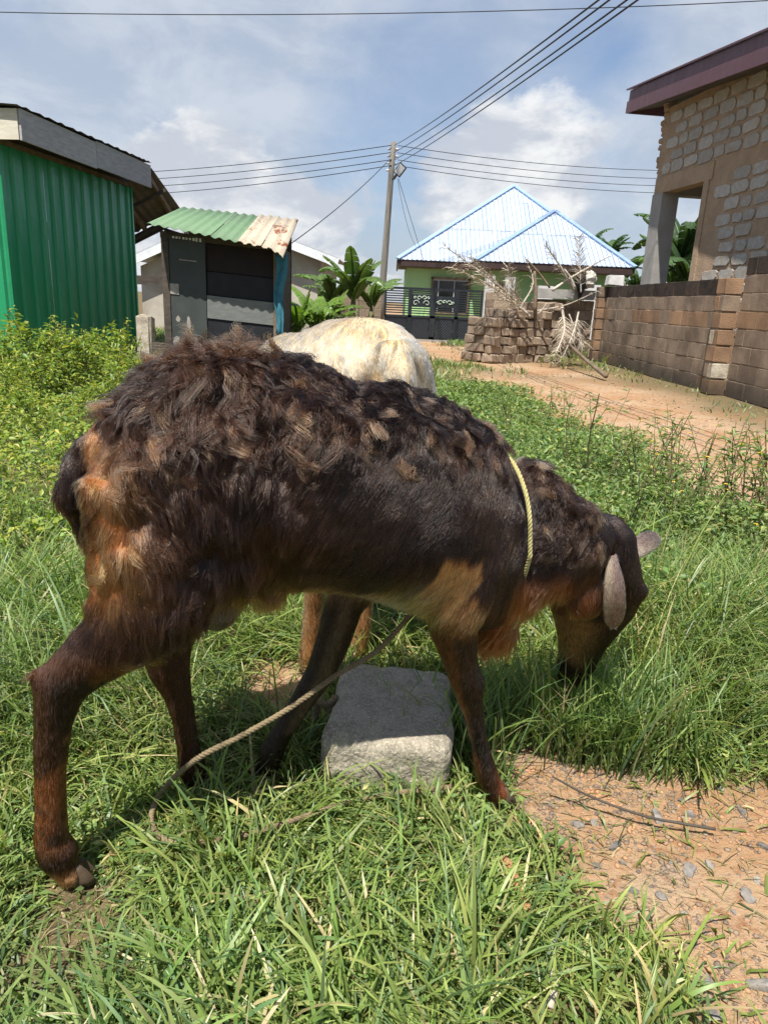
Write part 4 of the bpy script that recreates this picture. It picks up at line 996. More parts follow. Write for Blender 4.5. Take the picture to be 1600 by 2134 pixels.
def ram_par(P, N, r):
    x, y, z = P.T; n = len(P); sgn = np.where(y < 0, -1.0, 1.0)
    leg = (1 - sstep(z, .40, .475)) * (1 - sstep(x, .30, .36) * (np.abs(y) < .07)) * (x < .52)
    leg = np.maximum(leg, (1 - sstep(z, .455, .50)) * sstep(-x, .29, .33)); hd = sstep(x, .55, .60)
    hind = sstep(-x, -.06, .10) * sstep(z, .45, .52); back = sstep(z, .72, .84) * (1 - hd); nk = sstep(x, .40, .46) * (1 - hd)
    bel = (1 - sstep(z, .50, .55)) * (1 - leg) * (x < .34); thr = sstep(x, .34, .40) * (1 - sstep(z, .44, .52)) * (1 - hd)
    L = .022 + .026 * hind * (1 - .55 * sstep(-x, .27, .33)) + .006 * back * (.4 + fbm(P, 14, 2, 41)) + .010 * nk + .012 * bel + .036 * thr
    tl = sstep(-x, .30, .345) * (z > .50); L = L * (1 - tl) + .020 * tl
    L = L * (1 - leg) + .0115 * leg; L = L * (1 - hd) + .013 * hd; L = L * r.uniform(.5, 1.2, n)
    T = np.stack([-.62 + .45 * hind + .0 * x, 0 * x, -.85 + 0 * x], 1)
    T = T * (1 - back)[:, None] + np.stack([-.55 + 0 * x, sgn * .5, -.55 + 0 * x], 1) * back[:, None]
    T = T * (1 - leg)[:, None] + np.array([-.15, 0, -1.0]) * leg[:, None]; T = T * (1 - thr)[:, None] + np.array([.0, 0, -1.0]) * thr[:, None]
    T = T * (1 - hd)[:, None] + np.array([.05, 0, -1.0]) * hd[:, None]
    T = T + .22 * N + (r.random((n, 3)) - .5) * .16
    D = tangent(T, N)
    ang = (fbm(P, 13, 3, 43) - .5) * 4.4 * (back * 1.0 + nk * .6) + (fbm(P, 6, 2, 47) - .5) * 2.6 * hind * (1 - back) + (fbm(P, 24, 2, 48) - .5) * 1.0 * hind + (fbm(P, 16, 2, 44) - .5) * 1.2 * (1 - leg) * (1 - hd)
    D = D * np.cos(ang)[:, None] + np.cross(N, D) * np.sin(ang)[:, None]
    one = np.ones(n)
    return dict(dens=np.clip(.62 + .38 * leg + .38 * hd + .2 * (y < 0), 0, 1) * np.where(z < -.0, 0, 1), D=D, L=L, lift=.16 + .14 * hind + .55 * back * fbm(P, 20, 2, 45) * (1 - .8 * sstep(-x, .26, .31)) + .2 * bel + .25 * nk - .04 * leg, grav=.35 * one + .3 * hind,
                wave=.02 + .09 * hind + .16 * back + .12 * nk + .06 * bel, clump=np.clip(.32 + .16 * hind + .34 * back + .3 * nk + .25 * thr - .25 * leg - .25 * hd, 0, .93), jit=.15 + .35 * hind + .5 * back, rad=1 + .15 * hind - .12 * leg)
v_, t_, n_ = mesh_arrays(ram_me)
_h = sstep(-v_[:, 0], -.10, .08) * sstep(v_[:, 2], .46, .54); _b = sstep(v_[:, 2], .70, .82) * (1 - sstep(v_[:, 0], .5, .56)); _k = sstep(v_[:, 0], .42, .46) * (1 - sstep(v_[:, 0], .56, .6)) * sstep(v_[:, 2], .5, .58)
_d = (fbm(v_, 21, 2, 46) - .5) * .050 * np.clip(np.maximum(np.maximum(_h * .8, _b), _k * .8), 0, 1)
v_ = v_ + n_ * _d[:, None]; ram_me.vertices.foreach_set('co', v_.ravel()); ram_me.update()
v_, t_, n_ = mesh_arrays(ram_me); setcol(ram_me, ram_col(v_, n_)[0])
ram_body = link('body', ram_me, 'hide', ram)
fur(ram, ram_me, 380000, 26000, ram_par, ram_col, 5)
# matted locks over back, rump and neck
rl = np.random.default_rng(77); Pk, Nk = sample(v_, t_, n_, 60000, rl); x, y, z = Pk.T
wgt = sstep(z, .70, .82) * (.35 + .9 * sstep(-x, -.05, .15)) * (x < .42) + .9 * gauss(z, .80, .045) * (x > -.05) * (x < .40) + 1.5 * sstep(x, .43, .47) * (1 - sstep(x, .57, .62)) * sstep(z, .53, .60) + .9 * sstep(-x, .08, .2) * gauss(z, .55, .09) * (np.abs(y) > .08)
wgt = wgt * (x < .62) * (1 - .9 * sstep(-x, .27, .31)); pr = wgt / wgt.sum(); K = 620; sel = rl.choice(len(Pk), K, replace=False, p=pr); Pk, Nk = Pk[sel], Nk[sel]; x, y, z = Pk.T
up_ = sstep(z, .84, .90)
Tk = np.stack([-.4 + rl.normal(0, .5, K), np.sign(y) * .4 + rl.normal(0, .3, K), -.9 + .9 * up_ + rl.normal(0, .25, K)], 1); Dk = tangent(Tk, Nk)
big = sstep(-x, -.05, .12) * sstep(z, .72, .8); lens = .024 + .022 * rl.random(K) + big * (.006 + .028 * rl.random(K) ** 1.5)
c0, _ = ram_col(Pk, Nk); tipc = np.array([.26, .125, .062]) * rl.uniform(.10, 1.6, K)[:, None]; far_ = rl.random(K) < .52; far_ = far_ | (z < .67); tipc[far_] = c0[far_] * 1.6
locks(ram, Pk - Nk * .004, Nk, Dk, lens, 100, c0 * 1.1, tipc, 9, .0055, .00036, .42)
# longer curls down the neck and a few upright tufts on the rump
Pk, Nk = sample(v_, t_, n_, 60000, rl); x, y, z = Pk.T
wn_ = sstep(x, .43, .46) * (1 - sstep(x, .58, .62)) * sstep(z, .50, .58); sel = rl.choice(len(Pk), 110, replace=False, p=wn_ / wn_.sum()); P1, N1 = Pk[sel], Nk[sel]
top_ = sstep(N1[:, 2], .5, .9)[:, None]; D1 = tangent(np.array([-.25, 0, -1.0]) * (1 - top_) + np.array([.3, 0, .3]) * top_ + rl.normal(0, .35, (110, 3)), N1); c1, _ = ram_col(P1, N1)
t1 = np.array([.36, .19, .095]) * rl.uniform(.05, 1.4, 110)[:, None]; dk = rl.random(110) < .45; t1[dk] = c1[dk] * 1.4
locks(ram, P1 - N1 * .003, N1, D1, rl.uniform(.024, .042, 110), 110, c1, t1, 19, .0060, .00034, .35, 'neck_curls')
wr_ = sstep(-x, .0, .08) * (1 - sstep(-x, .26, .30)) * sstep(Nk[:, 2], .75, .95) * (z > .8); sel = rl.choice(len(Pk), 34, replace=False, p=wr_ / wr_.sum()); P1, N1 = Pk[sel], Nk[sel]
D1 = tangent(rl.normal(0, 1, (34, 3)), N1); c1, _ = ram_col(P1, N1); t1 = np.array([.15, .065, .030]) * rl.uniform(.2, 1.3, 34)[:, None]
locks(ram, P1 - N1 * .004, N1 * 1.0, unit(D1 * .6 + N1), rl.uniform(.03, .062, 34), 110, c1, t1, 29, .0065, .0003, .35, 'rump_tufts')
for hx, hy in ((-.404, -.11), (-.192, .10), (.420, -.09), (-.042, .09)): hoof(ram, hx, hy, -.002)
hs, hf_ = np.array([sin(HY), cos(HY), 0]), np.array([cos(HY), -sin(HY), 0])
ear(ram, np.array([.680, .012, .522]) - hs * .072, (.08, -.20, -1.0), (-.45, -1, .15), .158, .048, 'grey brown ear hanging down over the cheek', .55)
ear(ram, np.array([.768, .085, .455]), (.88, .20, .45), (-.30, -.70, .62), .13, .050, 'grey brown ear held out beyond the forehead', .5, ((.34, .27, .19), (.19, .135, .11)), 2)
for s in (-1, 1):
    c_ = np.array([.735, .045, .415]) + hs * s * .066 + hf_ * -.004
    eb = MB(); ellipsoid(eb, c_, (.014, .012, .014)); eb.build('eye', 'eye', ram, True)

# ------------------------------------------------------------------ rope helper
surf('rope_old', (.24, .185, .105), (.14, .105, .06), .95, 30, .6, 180, .004)
surf('rope_yellow', (.46, .42, .19), (.33, .29, .12), .9, 30, .5, 180, .004)
surf('rope_orange', (.40, .22, .10), (.28, .15, .07), .95, 30, .6, 180, .004)
def rope(pts, rad, lay, n, closed=False):
    P_ = np.asarray(pts, float); T = np.gradient(P_, axis=0); T = unit(T); s = np.concatenate([[0], np.cumsum(np.linalg.norm(np.diff(P_, axis=0), axis=1))])
    u = unit(np.cross(T, np.array([0.13, .21, 1.0]))); w_ = np.cross(T, u); mb = MB()
    for k in range(3):
        a = s / lay * 2 * pi + k * 2 * pi / 3
        mb.tube(P_ + rad * .52 * (np.cos(a)[:, None] * u + np.sin(a)[:, None] * w_), rad * .56, 6)
    return mb
# collar: follow the neck surface
pc = np.array([.415, 0, .56]); pn = unit(np.array([1.0, 0, .10])); rel = v_ - pc; dpl = rel @ pn; sl = np.abs(dpl) < .006; rel = rel[sl & (v_[:, 2] > .34)]
e2 = np.array([0, 1.0, 0]); e3 = np.cross(pn, e2); an = np.arctan2(rel @ e3, rel @ e2); rr = np.hypot(rel @ e3, rel @ e2)
ba = np.linspace(-pi, pi, 181); br = np.array([np.max(np.where(np.abs((an - b + pi) % (2 * pi) - pi) < .12, rr, 0)) for b in ba[:-1]])
br = np.convolve(np.concatenate([br[-8:], br, br[:8]]), np.ones(9) / 9, 'same')[8:-8]; br = br + np.where(np.sin(ba[:-1]) * e3[2] > -.25, .014, -.012) * np.ones_like(br); br = np.convolve(np.concatenate([br[-12:], br, br[:12]]), np.ones(15) / 15, 'same')[12:-12]
ring = pc + (br * np.cos(ba[:-1]))[:, None] * e2 + (br * np.sin(ba[:-1]))[:, None] * e3; ring = np.concatenate([ring, ring[:2]])
s_ = np.linspace(0, len(ring) - 1, 420); ring = np.stack([np.interp(s_, np.arange(len(ring)), ring[:, k]) for k in range(3)], 1)
M_ = np.array([[cos(TH), -sin(TH), 0], [sin(TH), cos(TH), 0], [0, 0, 1]])
toW = lambda q: np.asarray(q) @ M_.T + np.array(RO)
o = rope(toW(ring), .0044, .022, 0).build('rope_collar', 'rope_yellow', None, True)
tag(o, 'twisted yellow rope tied round the neck of the brown sheep', 'rope')

# ------------------------------------------------------------------ white sheep behind
WTH = radians(118); WO = (-.175, 2.07, 0.0)
WSC = 1.015
ewe = thing('white_sheep', 'cream white sheep standing behind the brown one, only its rump showing', 'sheep', WO, WTH)
wt = [(-.395, .83, .70, .05), (-.375, .885, .62, .11), (-.32, .925, .56, .155), (-.24, .945, .52, .178), (-.14, .94, .51, .185), (-.03, .915, .50, .195), (.08, .895, .48, .20), (.18, .885, .46, .19), (.27, .88, .44, .165), (.34, .85, .43, .14), (.39, .79, .45, .10)]
wn = [((.32, .84), (.33, .46), .12), ((.42, .76), (.40, .47), .10), ((.50, .67), (.45, .44), .085), ((.57, .58), (.51, .40), .072), ((.62, .52), (.56, .37), .065)]
wh = [((.62, 0, .52), .05, .05, 0), ((.625, 0, .47), .09, .07, 0), ((.63, 0, .40), .11, .072, 0), ((.635, 0, .33), .10, .062, 0), ((.63, 0, .26), .075, .048, 0), ((.625, 0, .20), .05, .038, 0), ((.62, 0, .17), .03, .028, 0)]
def leg4(x, y, top, hindleg, dx=0):
    if hindleg: return [(x + .05, y * .8, top, .14, .07), (x + .02, y, .60, .11, .062), (x - .01, y, .50, .075, .05), (x - .05, y, .42, .052, .04), (x - .075, y, .37, .044, .034), (x - .07, y, .30, .032, .028), (x - .055, y, .20, .027, .025), (x - .045, y, .11, .029, .026), (x - .035, y, .06, .034, .03), (x - .025, y, .012, .03, .028)]
    return [(x, y * .8, top, .10, .06), (x - .01, y, .52, .07, .05), (x - .01, y, .43, .048, .042), (x, y, .34, .037, .034), (x + .005, y, .29, .034, .032), (x + .005, y, .20, .024, .023), (x + .01, y, .10, .023, .022), (x + .015, y, .05, .028, .026), (x + .02, y, .012, .027, .026)]
wl = [leg4(-.24, .01, .72, True), leg4(-.22, .15, .72, True), leg4(.27, -.095, .66, False), leg4(.22, .095, .66, False)]
wtail = [(-.37, 0, .885, .04, .045), (-.415, 0, .82, .034, .04), (-.425, 0, .72, .028, .034), (-.42, 0, .60, .022, .026), (-.415, 0, .52, .012, .014)]
ewe.scale = (WSC, WSC, WSC)
ewe_me = sheep_body(wt, wn, wh, 0, wl, wtail, [((.35, 0, .5), (.07, .06, .09))], .009)
def ewe_col(P, N):
    x, y, z = P.T; n1_ = fbm(P, 8, 3, 51); c_ = np.tile(np.array([.82, .73, .56]), (len(P), 1))
    c_ = mixc(c_, sstep(n1_, .5, .75) * .4, (.66, .52, .32)); c_ = mixc(c_, sstep(-x, .30, .38) * .25, (.66, .50, .30))
    leg = 1 - sstep(z, .40, .48); c_ = mixc(c_, leg * .95, (.33, .17, .07)); c_ = mixc(c_, leg * gauss(z, .07, .05) * .8, (.40, .22, .09)); c_ = mixc(c_, sstep(x, .5, .58) * .5, (.6, .48, .32))
    return c_ * np.array([.80, .68, .50]), np.clip(c_ * 1.14, 0, .93)
def ewe_par(P, N, r):
    x, y, z = P.T; n = len(P); sgn = np.where(y < 0, -1.0, 1.0); leg = 1 - sstep(z, .40, .47); hd = sstep(x, .54, .6); back = sstep(z, .80, .9)
    L = (.040 * (1 - leg) + .012 * leg) * (1 - hd) + .011 * hd
    T = np.stack([-.6 + 0 * x, sgn * .4 * back, -.8 + 0 * x], 1) + (r.random((n, 3)) - .5) * .25; D = tangent(T, N); ang = (fbm(P, 11, 3, 53) - .5) * 2.0 * (1 - leg)
    D = D * np.cos(ang)[:, None] + np.cross(N, D) * np.sin(ang)[:, None]; one = np.ones(n)
    return dict(dens=one, D=D, L=L * r.uniform(.7, 1.1, n), lift=.2 * one, grav=.3 * one, wave=.12 * (1 - leg), clump=.4 * (1 - leg) + .1, jit=.3 * one, rad=1.2 * one)
ve, te, ne = mesh_arrays(ewe_me); setcol(ewe_me, ewe_col(ve, ne)[0])
link('body', ewe_me, 'hide', ewe)
fur(ewe, ewe_me, 150000, 5200, ewe_par, ewe_col, 15, 6, .00042)
for l in wl: hoof(ewe, l[-1][0], l[-1][1], -.012)
for s in (-1, 1):
    ear(ewe, (.61, s * .06, .475), (.1, s * .5, -.9), (-.3, s, .2), .14, .06, None, .5, ((.6, .5, .35), (.45, .33, .2)), 3)
    eb = MB(); ellipsoid(eb, (.70, s * .06, .40), (.014, .012, .014)); eb.build('eye', 'eye', ewe, True)
# ================================================================== POLE, LAMP AND WIRES
PY = 24.0
pt, pb_ = np.array(at(820, 296, PY)), np.array(at(796, 610, PY)); d_ = (pt - pb_) / (pt[2] - pb_[2]); pb0 = pb_ - d_ * pb_[2]
pole = thing('utility_pole', 'weathered wooden utility pole leaning behind the gate wall', 'utility pole', tuple(float(v) for v in pb0)); bpy.context.view_layer.update()
W(MB().tube([pb0 + (pt - pb0) * t for t in np.linspace(0, 1, 7)], np.linspace(.125, .085, 7), 10).build('shaft', 'pole_wood', pole, True))
for zf in (.93, .965, .895, .86):
    q = pb0 + (pt - pb0) * zf
    W(MB().tube([q + (-.16, 0, 0), q + (.16, 0, 0)], .035, 6).build('insulator', 'lamp_grey', pole))
lm = thing('street_lamp', 'flat grey street lamp head tilted up on the utility pole', 'street lamp', tuple(float(v) for v in pt)); bpy.context.view_layer.update()
q0 = np.array(at(818, 374, PY - .2)); q1 = np.array(at(826, 364, PY - .35)); q2 = np.array(at(841, 344, PY - .45)); ax_ = unit(q2 - q1)
W(MB().tube([q0, (q0 + q1) / 2 + (0, 0, -.02), q1], .04, 6).build('bracket', 'lamp_dark', lm))
W(MB().bar(q1, q2, .26, .05, (.5, .8, .3)).build('housing', 'lamp_dark', lm)); nrm_ = unit(np.cross(np.cross(ax_, (.5, .8, .3)), ax_))
W(MB().bar(q1 + ax_ * .03 - nrm_ * .035, q2 - ax_ * .03 - nrm_ * .035, .21, .02, (.5, .8, .3)).build('panel', 'lamp_grey', lm))
def wire(a, b, sag, rad, label, n=40, group=None):
    a, b = np.array(a, float), np.array(b, float); t = np.linspace(0, 1, n)[:, None]
    p_ = a + (b - a) * t; p_[:, 2] -= (4 * sag * t * (1 - t))[:, 0]
    o = MB().tube(p_, rad, 5).build('power_line', 'wire', None, True); return tag(o, label, 'wire', group)
Ls = ['highest', 'second', 'third', 'lowest']
att_ = [np.array(at(x, y, PY - .1)) for x, y in ((822, 303), (821, 318), (822, 333), (822, 345))]
for i, (a, e) in enumerate(zip(att_, ((1226, 0), (1248, 0), (1284, 0), (1306, 0)))):
    e_ = np.array(at(e[0], e[1], 7.5)); e2_ = a + (e_ - a) * 1.25
    wire(a, e2_, .10, .009, f'{Ls[i]} of four thick wires running from the pole overhead')
for i, (a, e) in enumerate(zip(att_, ((312, 346), (318, 361), (325, 376), (335, 391)))):
    e_ = np.array(at(e[0], e[1], 30)); wire(a + (-.1, 0, 0), a + (e_ - a) * 1.6, .22, .012, f'{Ls[i]} of four wires running from the pole to the green shed side')
for i, (a, e) in enumerate(zip(att_, ((1366, 339), (1366, 356), (1362, 371), (1362, 386)))):
    e_ = np.array(at(e[0], e[1], 30)); wire(a + (.1, 0, 0), a + (e_ - a) * 1.5, .30, .010, f'{Ls[i]} of four thin wires passing behind the unfinished house')
wire(at(812, 332, PY), at(606, 508, 15), .10, .010, 'slanting stay wire from the pole down behind the kiosk')
wire(at(830, 372, PY), at(884, 548, 26), -.0, .008, 'thin service wire dropping from street lamp to blue roof')
wire(at(828, 372, PY), at(872, 520, 26), .35, .006, 'loose looping wire hanging below the street lamp')
a_, b_ = np.array(at(-60, 24, 14)), np.array(at(1660, -2, 14)); wire(a_, b_, .12, .008, 'single wire crossing the sky along the top edge')

# ================================================================== CONCRETE BLOCK, ROPE, STICKS, STONES
m, nt = newmat('block_concrete')
pos = nt.new('ShaderNodeTexCoord').outputs['Object']
vo = nt.new('ShaderNodeTexVoronoi', i_Vector=pos, i_Scale=95.0); nz = nt.noise(pos, 30, 6, .7); nf = nt.noise(pos, 200, 4, .7)
c = nt.mix(nt.ramp(nz, .35, .65), (.33, .29, .225), (.21, .185, .14)); c = nt.mix(nt.ramp(nf, .48, .66), c, (.46, .41, .31))
c = nt.mix(nt.ramp(vo.outputs['Distance'], .25, .05), c, nt.mix(nt.new('ShaderNodeSeparateColor', i_0=vo.outputs['Color']).outputs[0], (.2, .19, .17), (.55, .5, .42)))
hgt = nt.math('ADD', nt.math('MULTIPLY', nz, .8), nt.math('SUBTRACT', nt.math('MULTIPLY', nf, .6), nt.math('MULTIPLY', vo.outputs['Distance'], .5)))
out(nt, nt.new('ShaderNodeBsdfPrincipled', i_Base_Color=c, i_Roughness=.95, i_Normal=nt.new('ShaderNodeBump', i_Strength=.9, i_Distance=.006, i_Height=hgt).outputs[0]))
bm = bmesh.new(); bmesh.ops.create_cube(bm, size=2); bmesh.ops.subdivide_edges(bm, edges=bm.edges[:], cuts=22, use_grid_fill=True)
vv = np.array([v.co[:] for v in bm.verts]); inn_ = np.array([.78, .82, .62]); core_ = np.clip(vv, -inn_, inn_); dd = (vv - core_) / (1 - inn_); ln = np.linalg.norm(dd, axis=1)[:, None]; lm_ = np.abs(dd).max(1)[:, None]
vv = core_ + np.where(ln > 0, dd / (ln + 1e-9) * lm_, 0) * (1 - inn_); vv = vv * np.array([.138, .165, .08])
nn_ = unit(vv * np.array([1, 1, 2.5])); vv = vv + nn_ * ((fbm(vv, 16, 3, 61) - .5) * .024 + (fbm(vv, 60, 2, 62) - .5) * .008)[:, None]
for v, q in zip(bm.verts, vv): v.co = q
me = bpy.data.meshes.new('concrete_block'); bm.to_mesh(me); bm.free(); me.polygons.foreach_set('use_smooth', [True] * len(me.polygons))
BLK = np.array([.030, 1.445]); BLKR = radians(-4)
cb = link('concrete_block', me, 'block_concrete'); cb.location = (BLK[0] + .008, BLK[1], .045); cb.rotation_euler = (.02, .03, BLKR)
tag(cb, 'rough grey concrete block lying in the grass beneath the brown sheep', 'concrete block')
rp = [toW((.25, .0, .43)), at(790, 1352, 1.30), at(700, 1408, 1.24), at(600, 1478, 1.18), at(500, 1535, 1.13), at(410, 1582, 1.10), gnd(345, 1640, .045), gnd(318, 1690, .045), gnd(322, 1728, .048), gnd(360, 1756, .038), gnd(440, 1752, .02), gnd(530, 1735, .04), gnd(640, 1700, .045), gnd(740, 1668, .025), gnd(830, 1652, .04), gnd(940, 1640, .045)]
rp = spline(rp, 800); o = rope(rp, .0054, .024, 0).build('tether_rope', 'rope_old', None, True)
tag(o, 'old twisted brown tether rope looping from under the sheep across the grass', 'rope')
o = rope(spline([gnd(1050, 1790, .03), gnd(1066, 1810, .035), gnd(1080, 1850, .03), gnd(1100, 1895, .03)], 80), .0075, .03, 0).build('rope_piece', 'rope_orange', None, True)
tag(o, 'short worn rope end poking out of the front grass', 'rope')
o = rope(spline([at(640, 1448, 1.45), at(680, 1468, 1.44), at(700, 1455, 1.46), at(690, 1480, 1.45), at(665, 1462, 1.46), at(655, 1500, 1.44)], 120), .008, .03, 0).build('rope_knot', 'rope_old', None, True)
tag(o, 'knotted grey rope lying against the concrete block', 'rope')
o = MB().tube(spline([gnd(1150, 1618, .05), gnd(1230, 1660, .02), gnd(1340, 1700, .012), gnd(1420, 1716, .01), gnd(1490, 1728, .01)], 24), np.linspace(.0022, .0035, 24), 5).build('twig', 'timber_dark', None, True)
tag(o, 'thin dark twig lying across the bare gravelly earth', 'twig')
o = MB().tube(spline([gnd(1150, 2020, .03), gnd(1155, 2060, .03), gnd(1145, 2100, .025)], 10), .006, 6).build('dry_stick', 'dead_wood', None, True)
tag(o, 'brown dry stick standing in the grass near the bottom edge', 'stick')
surf('stone_grey', (.12, .112, .105), (.25, .225, .195), .85, 30, .5, 120, .006, objvar=.35)
def stone_mesh(seed, sub=2):
    bm = bmesh.new(); bmesh.ops.create_icosphere(bm, subdivisions=sub, radius=1); r = random.Random(seed)
    pl_ = [(Vector((r.gauss(0, 1), r.gauss(0, 1), r.gauss(0, 1))).normalized(), r.uniform(.45, .8)) for _ in range(9)]
    for v in bm.verts:
        for n_, d in pl_:
            k = v.co.dot(n_)
            if k > d: v.co -= n_ * (k - d)
    me = bpy.data.meshes.new('stone'); bm.to_mesh(me); bm.free(); me.materials.append(MATS['stone_grey']); return me
sm_ = [stone_mesh(i) for i in range(7)]
stones = [(1285, 1745, 34), (1245, 1785, 26), (1370, 1690, 40), (1440, 1690, 26), (1205, 1700, 36), (1240, 1695, 22), (1590, 1760, 24), (1555, 1845, 28), (1560, 1860, 30), (1580, 1825, 20), (1440, 1800, 34), (1320, 1840, 30), (1380, 1852, 26), (1480, 1790, 24), (1470, 2040, 50), (1585, 2045, 44), (1490, 2110, 44), (1410, 2020, 26), (1330, 1600, 18), (1420, 1660, 20), (1500, 1645, 22), (1545, 1690, 20), (1300, 1780, 18), (1400, 1780, 16), (1530, 1890, 16), (1360, 1930, 22), (1425, 1890, 18), (1150, 1660, 18), (1120, 1700, 16), (1090, 1590, 18)]
sr = random.Random(3)
desc = {0: 'dark chipped stone beside the twig on the bare earth', 2: 'large pale angular stone touching the twig', 7: 'white faced angular chip on the bare earth', 14: 'big grey slab stone half sunk near the bottom corner', 15: 'flat grey stone at the picture edge near the bottom'}
for i, (x, y, s) in enumerate(stones):
    q = gnd(x, y); sc = s / FPX * np.linalg.norm(q - CAMP) * .5
    o = bpy.data.objects.new('stone', sr.choice(sm_)); COL.objects.link(o); zz = float(gheight(q[None, :2])[0])
    o.location = (float(q[0]), float(q[1]), zz + sc * .12); o.scale = (sc * sr.uniform(.8, 1.15), sc * sr.uniform(.6, .95), sc * sr.uniform(.3, .55)); o.rotation_euler = (sr.uniform(-.25, .25), sr.uniform(-.25, .25), sr.uniform(0, 6.28))
    tag(o, desc.get(i, ('larger' if s >= 26 else 'small') + (' grey stone on the bare earth just below the grass edge' if y < 1720 else ' grey stone in the middle of the bare earth patch' if y < 1870 else ' grey stone low on the bare earth near the bottom corner')), 'stone', 'loose stones on the bare earth')
# gravel too small to count
def scatter_stuff(name, protos, pos_, scl, rots, mat, label, cat, col=None):
    V, Q = [], []; n0 = 0
    for k in range(len(pos_)):
        pv, pf = protos[k % len(protos)]
        V.append(pv); 
    return None
gv = [(np.array([v.co[:] for v in me.vertices]), np.array([p_.vertices[:] for p_ in me.polygons])) for me in (stone_mesh(40 + i, 1) for i in range(5))]
def gravel(name, P2, size, label):
    V, T, n0 = [], [], 0; r = np.random.default_rng(5); zz = gheight(P2)
    for k, (p_, z_, s) in enumerate(zip(P2, zz, size)):
        pv, pf = gv[k % 5]; a = r.random() * 6.28; R_ = np.array([[cos(a), -sin(a), 0], [sin(a), cos(a), 0], [0, 0, 1]])
        q = (pv * np.array([1, r.uniform(.6, 1), r.uniform(.35, .6)]) * s) @ R_.T + np.array([p_[0], p_[1], z_ + s * .15]); V.append(q); T.append(pf + n0); n0 += len(pv)
    o = fastmesh(name, np.concatenate(V), tris=np.concatenate(T), mat='gravel_stone'); return tag(o, label, 'gravel', kind='stuff')
m, nt = newmat('gravel_stone'); pos = nt.new('ShaderNodeNewGeometry').outputs['Position']
n = nt.noise(pos, 60, 2, .5); n2_ = nt.noise(pos, 24, 2, .5)
c = nt.mix(nt.ramp(n, .4, .6), (.13, .10, .08), (.26, .19, .13)); c = nt.mix(nt.ramp(n2_, .5, .62), c, (.40, .22, .115)); out(nt, nt.new('ShaderNodeBsdfPrincipled', i_Base_Color=c, i_Roughness=.9))
rg = np.random.default_rng(8); lo, hi = PATCH.min(0), PATCH.max(0)
pp = rg.random((26000, 2)) * (np.minimum(hi, [1.6, 2.2]) - np.maximum(lo, [-1, .6])) + np.maximum(lo, [-1, .6]); pp = pp[(dirt(pp) > .45) & (fbm(pp, 5, 2, 71) + rg.random(len(pp)) * .35 > .50)][:7500]
gravel('gravel', pp, .0014 + .0075 * rg.random(len(pp)) ** 4, 'grey gravel scattered over the bare earth patch')
pp = np.column_stack([rg.uniform(1.2, 4.2, 5000), rg.uniform(2.6, 13, 5000)]); pp = pp[(dirt(pp) > .3) & (fbm(pp, .8, 2, 72) + sstep(pp[:, 0], 2.6, 3.8) * .35 > .62)][:1800]
gravel('gravel', pp, .006 + .016 * rg.random(len(pp)) ** 3, 'grey gravel and grit along the dirt track verge')

# ================================================================== DEAD PALM FRONDS, LOG, SACK
def frond(a, mid, b, leaf, label, n=26, rad=.022, droop=.5, seed=0, dens=1.0):
    r = random.Random(seed); pts = spline([a, mid, b], n); root = thing('dead_palm_frond', label, 'palm frond', tuple(float(v) for v in a), group='dead palm fronds on the brick stack'); bpy.context.view_layer.update()
    W(MB().tube(pts, np.linspace(rad, rad * .25, n), 6).build('rachis', 'dead_wood', root, True)); mb = MB()
    T = unit(np.gradient(pts, axis=0))
    for i in range(int(n * .18), n):
        for rep in range(3):
            for s in (-1, 1):
                if r.random() > dens: continue
                t = i / (n - 1); L = leaf * (1 - .5 * t) * r.uniform(.55, 1.1); sd = unit(np.cross(T[i], (0, .3, 1))) * s; d = unit(T[i] * r.uniform(.5, 1.1) + sd * r.uniform(.5, 1.0) + np.array([0, 0, r.uniform(-.35, .35)]))
                p0 = pts[i] + (T[i] * r.uniform(0, .05)); p1 = p0 + d * L * .5; p2 = p0 + d * L + np.array([r.uniform(-.1, .1), r.uniform(-.1, .1), -droop * L * r.uniform(.1, .9)])
                wv = unit(np.cross(d, (r.uniform(-1, 1), r.uniform(-1, 1), r.uniform(-1, 1)))) * .0055
                mb.add([p0 - wv, p0 + wv, p1 + wv * .8, p1 - wv * .8, p2], [(0, 1, 2, 3), (3, 2, 4)])
    if mb.n: W(mb.build('leaflets', 'dead_frond', root))
A3 = lambda x, y, Y: np.array(at(x, y, Y))
frond(A3(1105, 662, 13.6), A3(1050, 605, 13.4), A3(930, 515, 13.0), .55, 'longest dead palm frond, its feathery tip sweeping in front of the blue roof', seed=1, rad=.03)
frond(A3(1100, 655, 13.5), A3(1030, 600, 13.2), A3(950, 560, 12.9), .5, 'dead palm frond lying low toward the gate over brick stack', seed=2)
frond(A3(1092, 650, 13.8), A3(1035, 590, 13.7), A3(985, 540, 13.6), .5, 'dead palm frond between the two lowest ones on the brick stack', seed=3)
frond(A3(1195, 605, 15.1), A3(1170, 560, 15.0), A3(1138, 512, 14.9), .45, 'thick dead palm stalk pointing up toward the roof valley', seed=4, rad=.035, dens=.5)
frond(A3(1210, 610, 15.2), A3(1208, 560, 15.2), A3(1206, 498, 15.2), .5, 'upright dead palm frond standing above the cross wall', seed=5, rad=.016)
frond(A3(1150, 605, 15.1), A3(1200, 572, 15.1), A3(1270, 533, 15.1), .25, 'dead palm stalk leaning toward the unfinished house', seed=6, rad=.035, dens=.25)
frond(A3(1118, 648, 13.8), A3(1180, 635, 13.6), A3(1246, 606, 13.4), .25, 'curved bare palm stalk bowing below the cross wall lintel', seed=7, rad=.02, dens=.2)
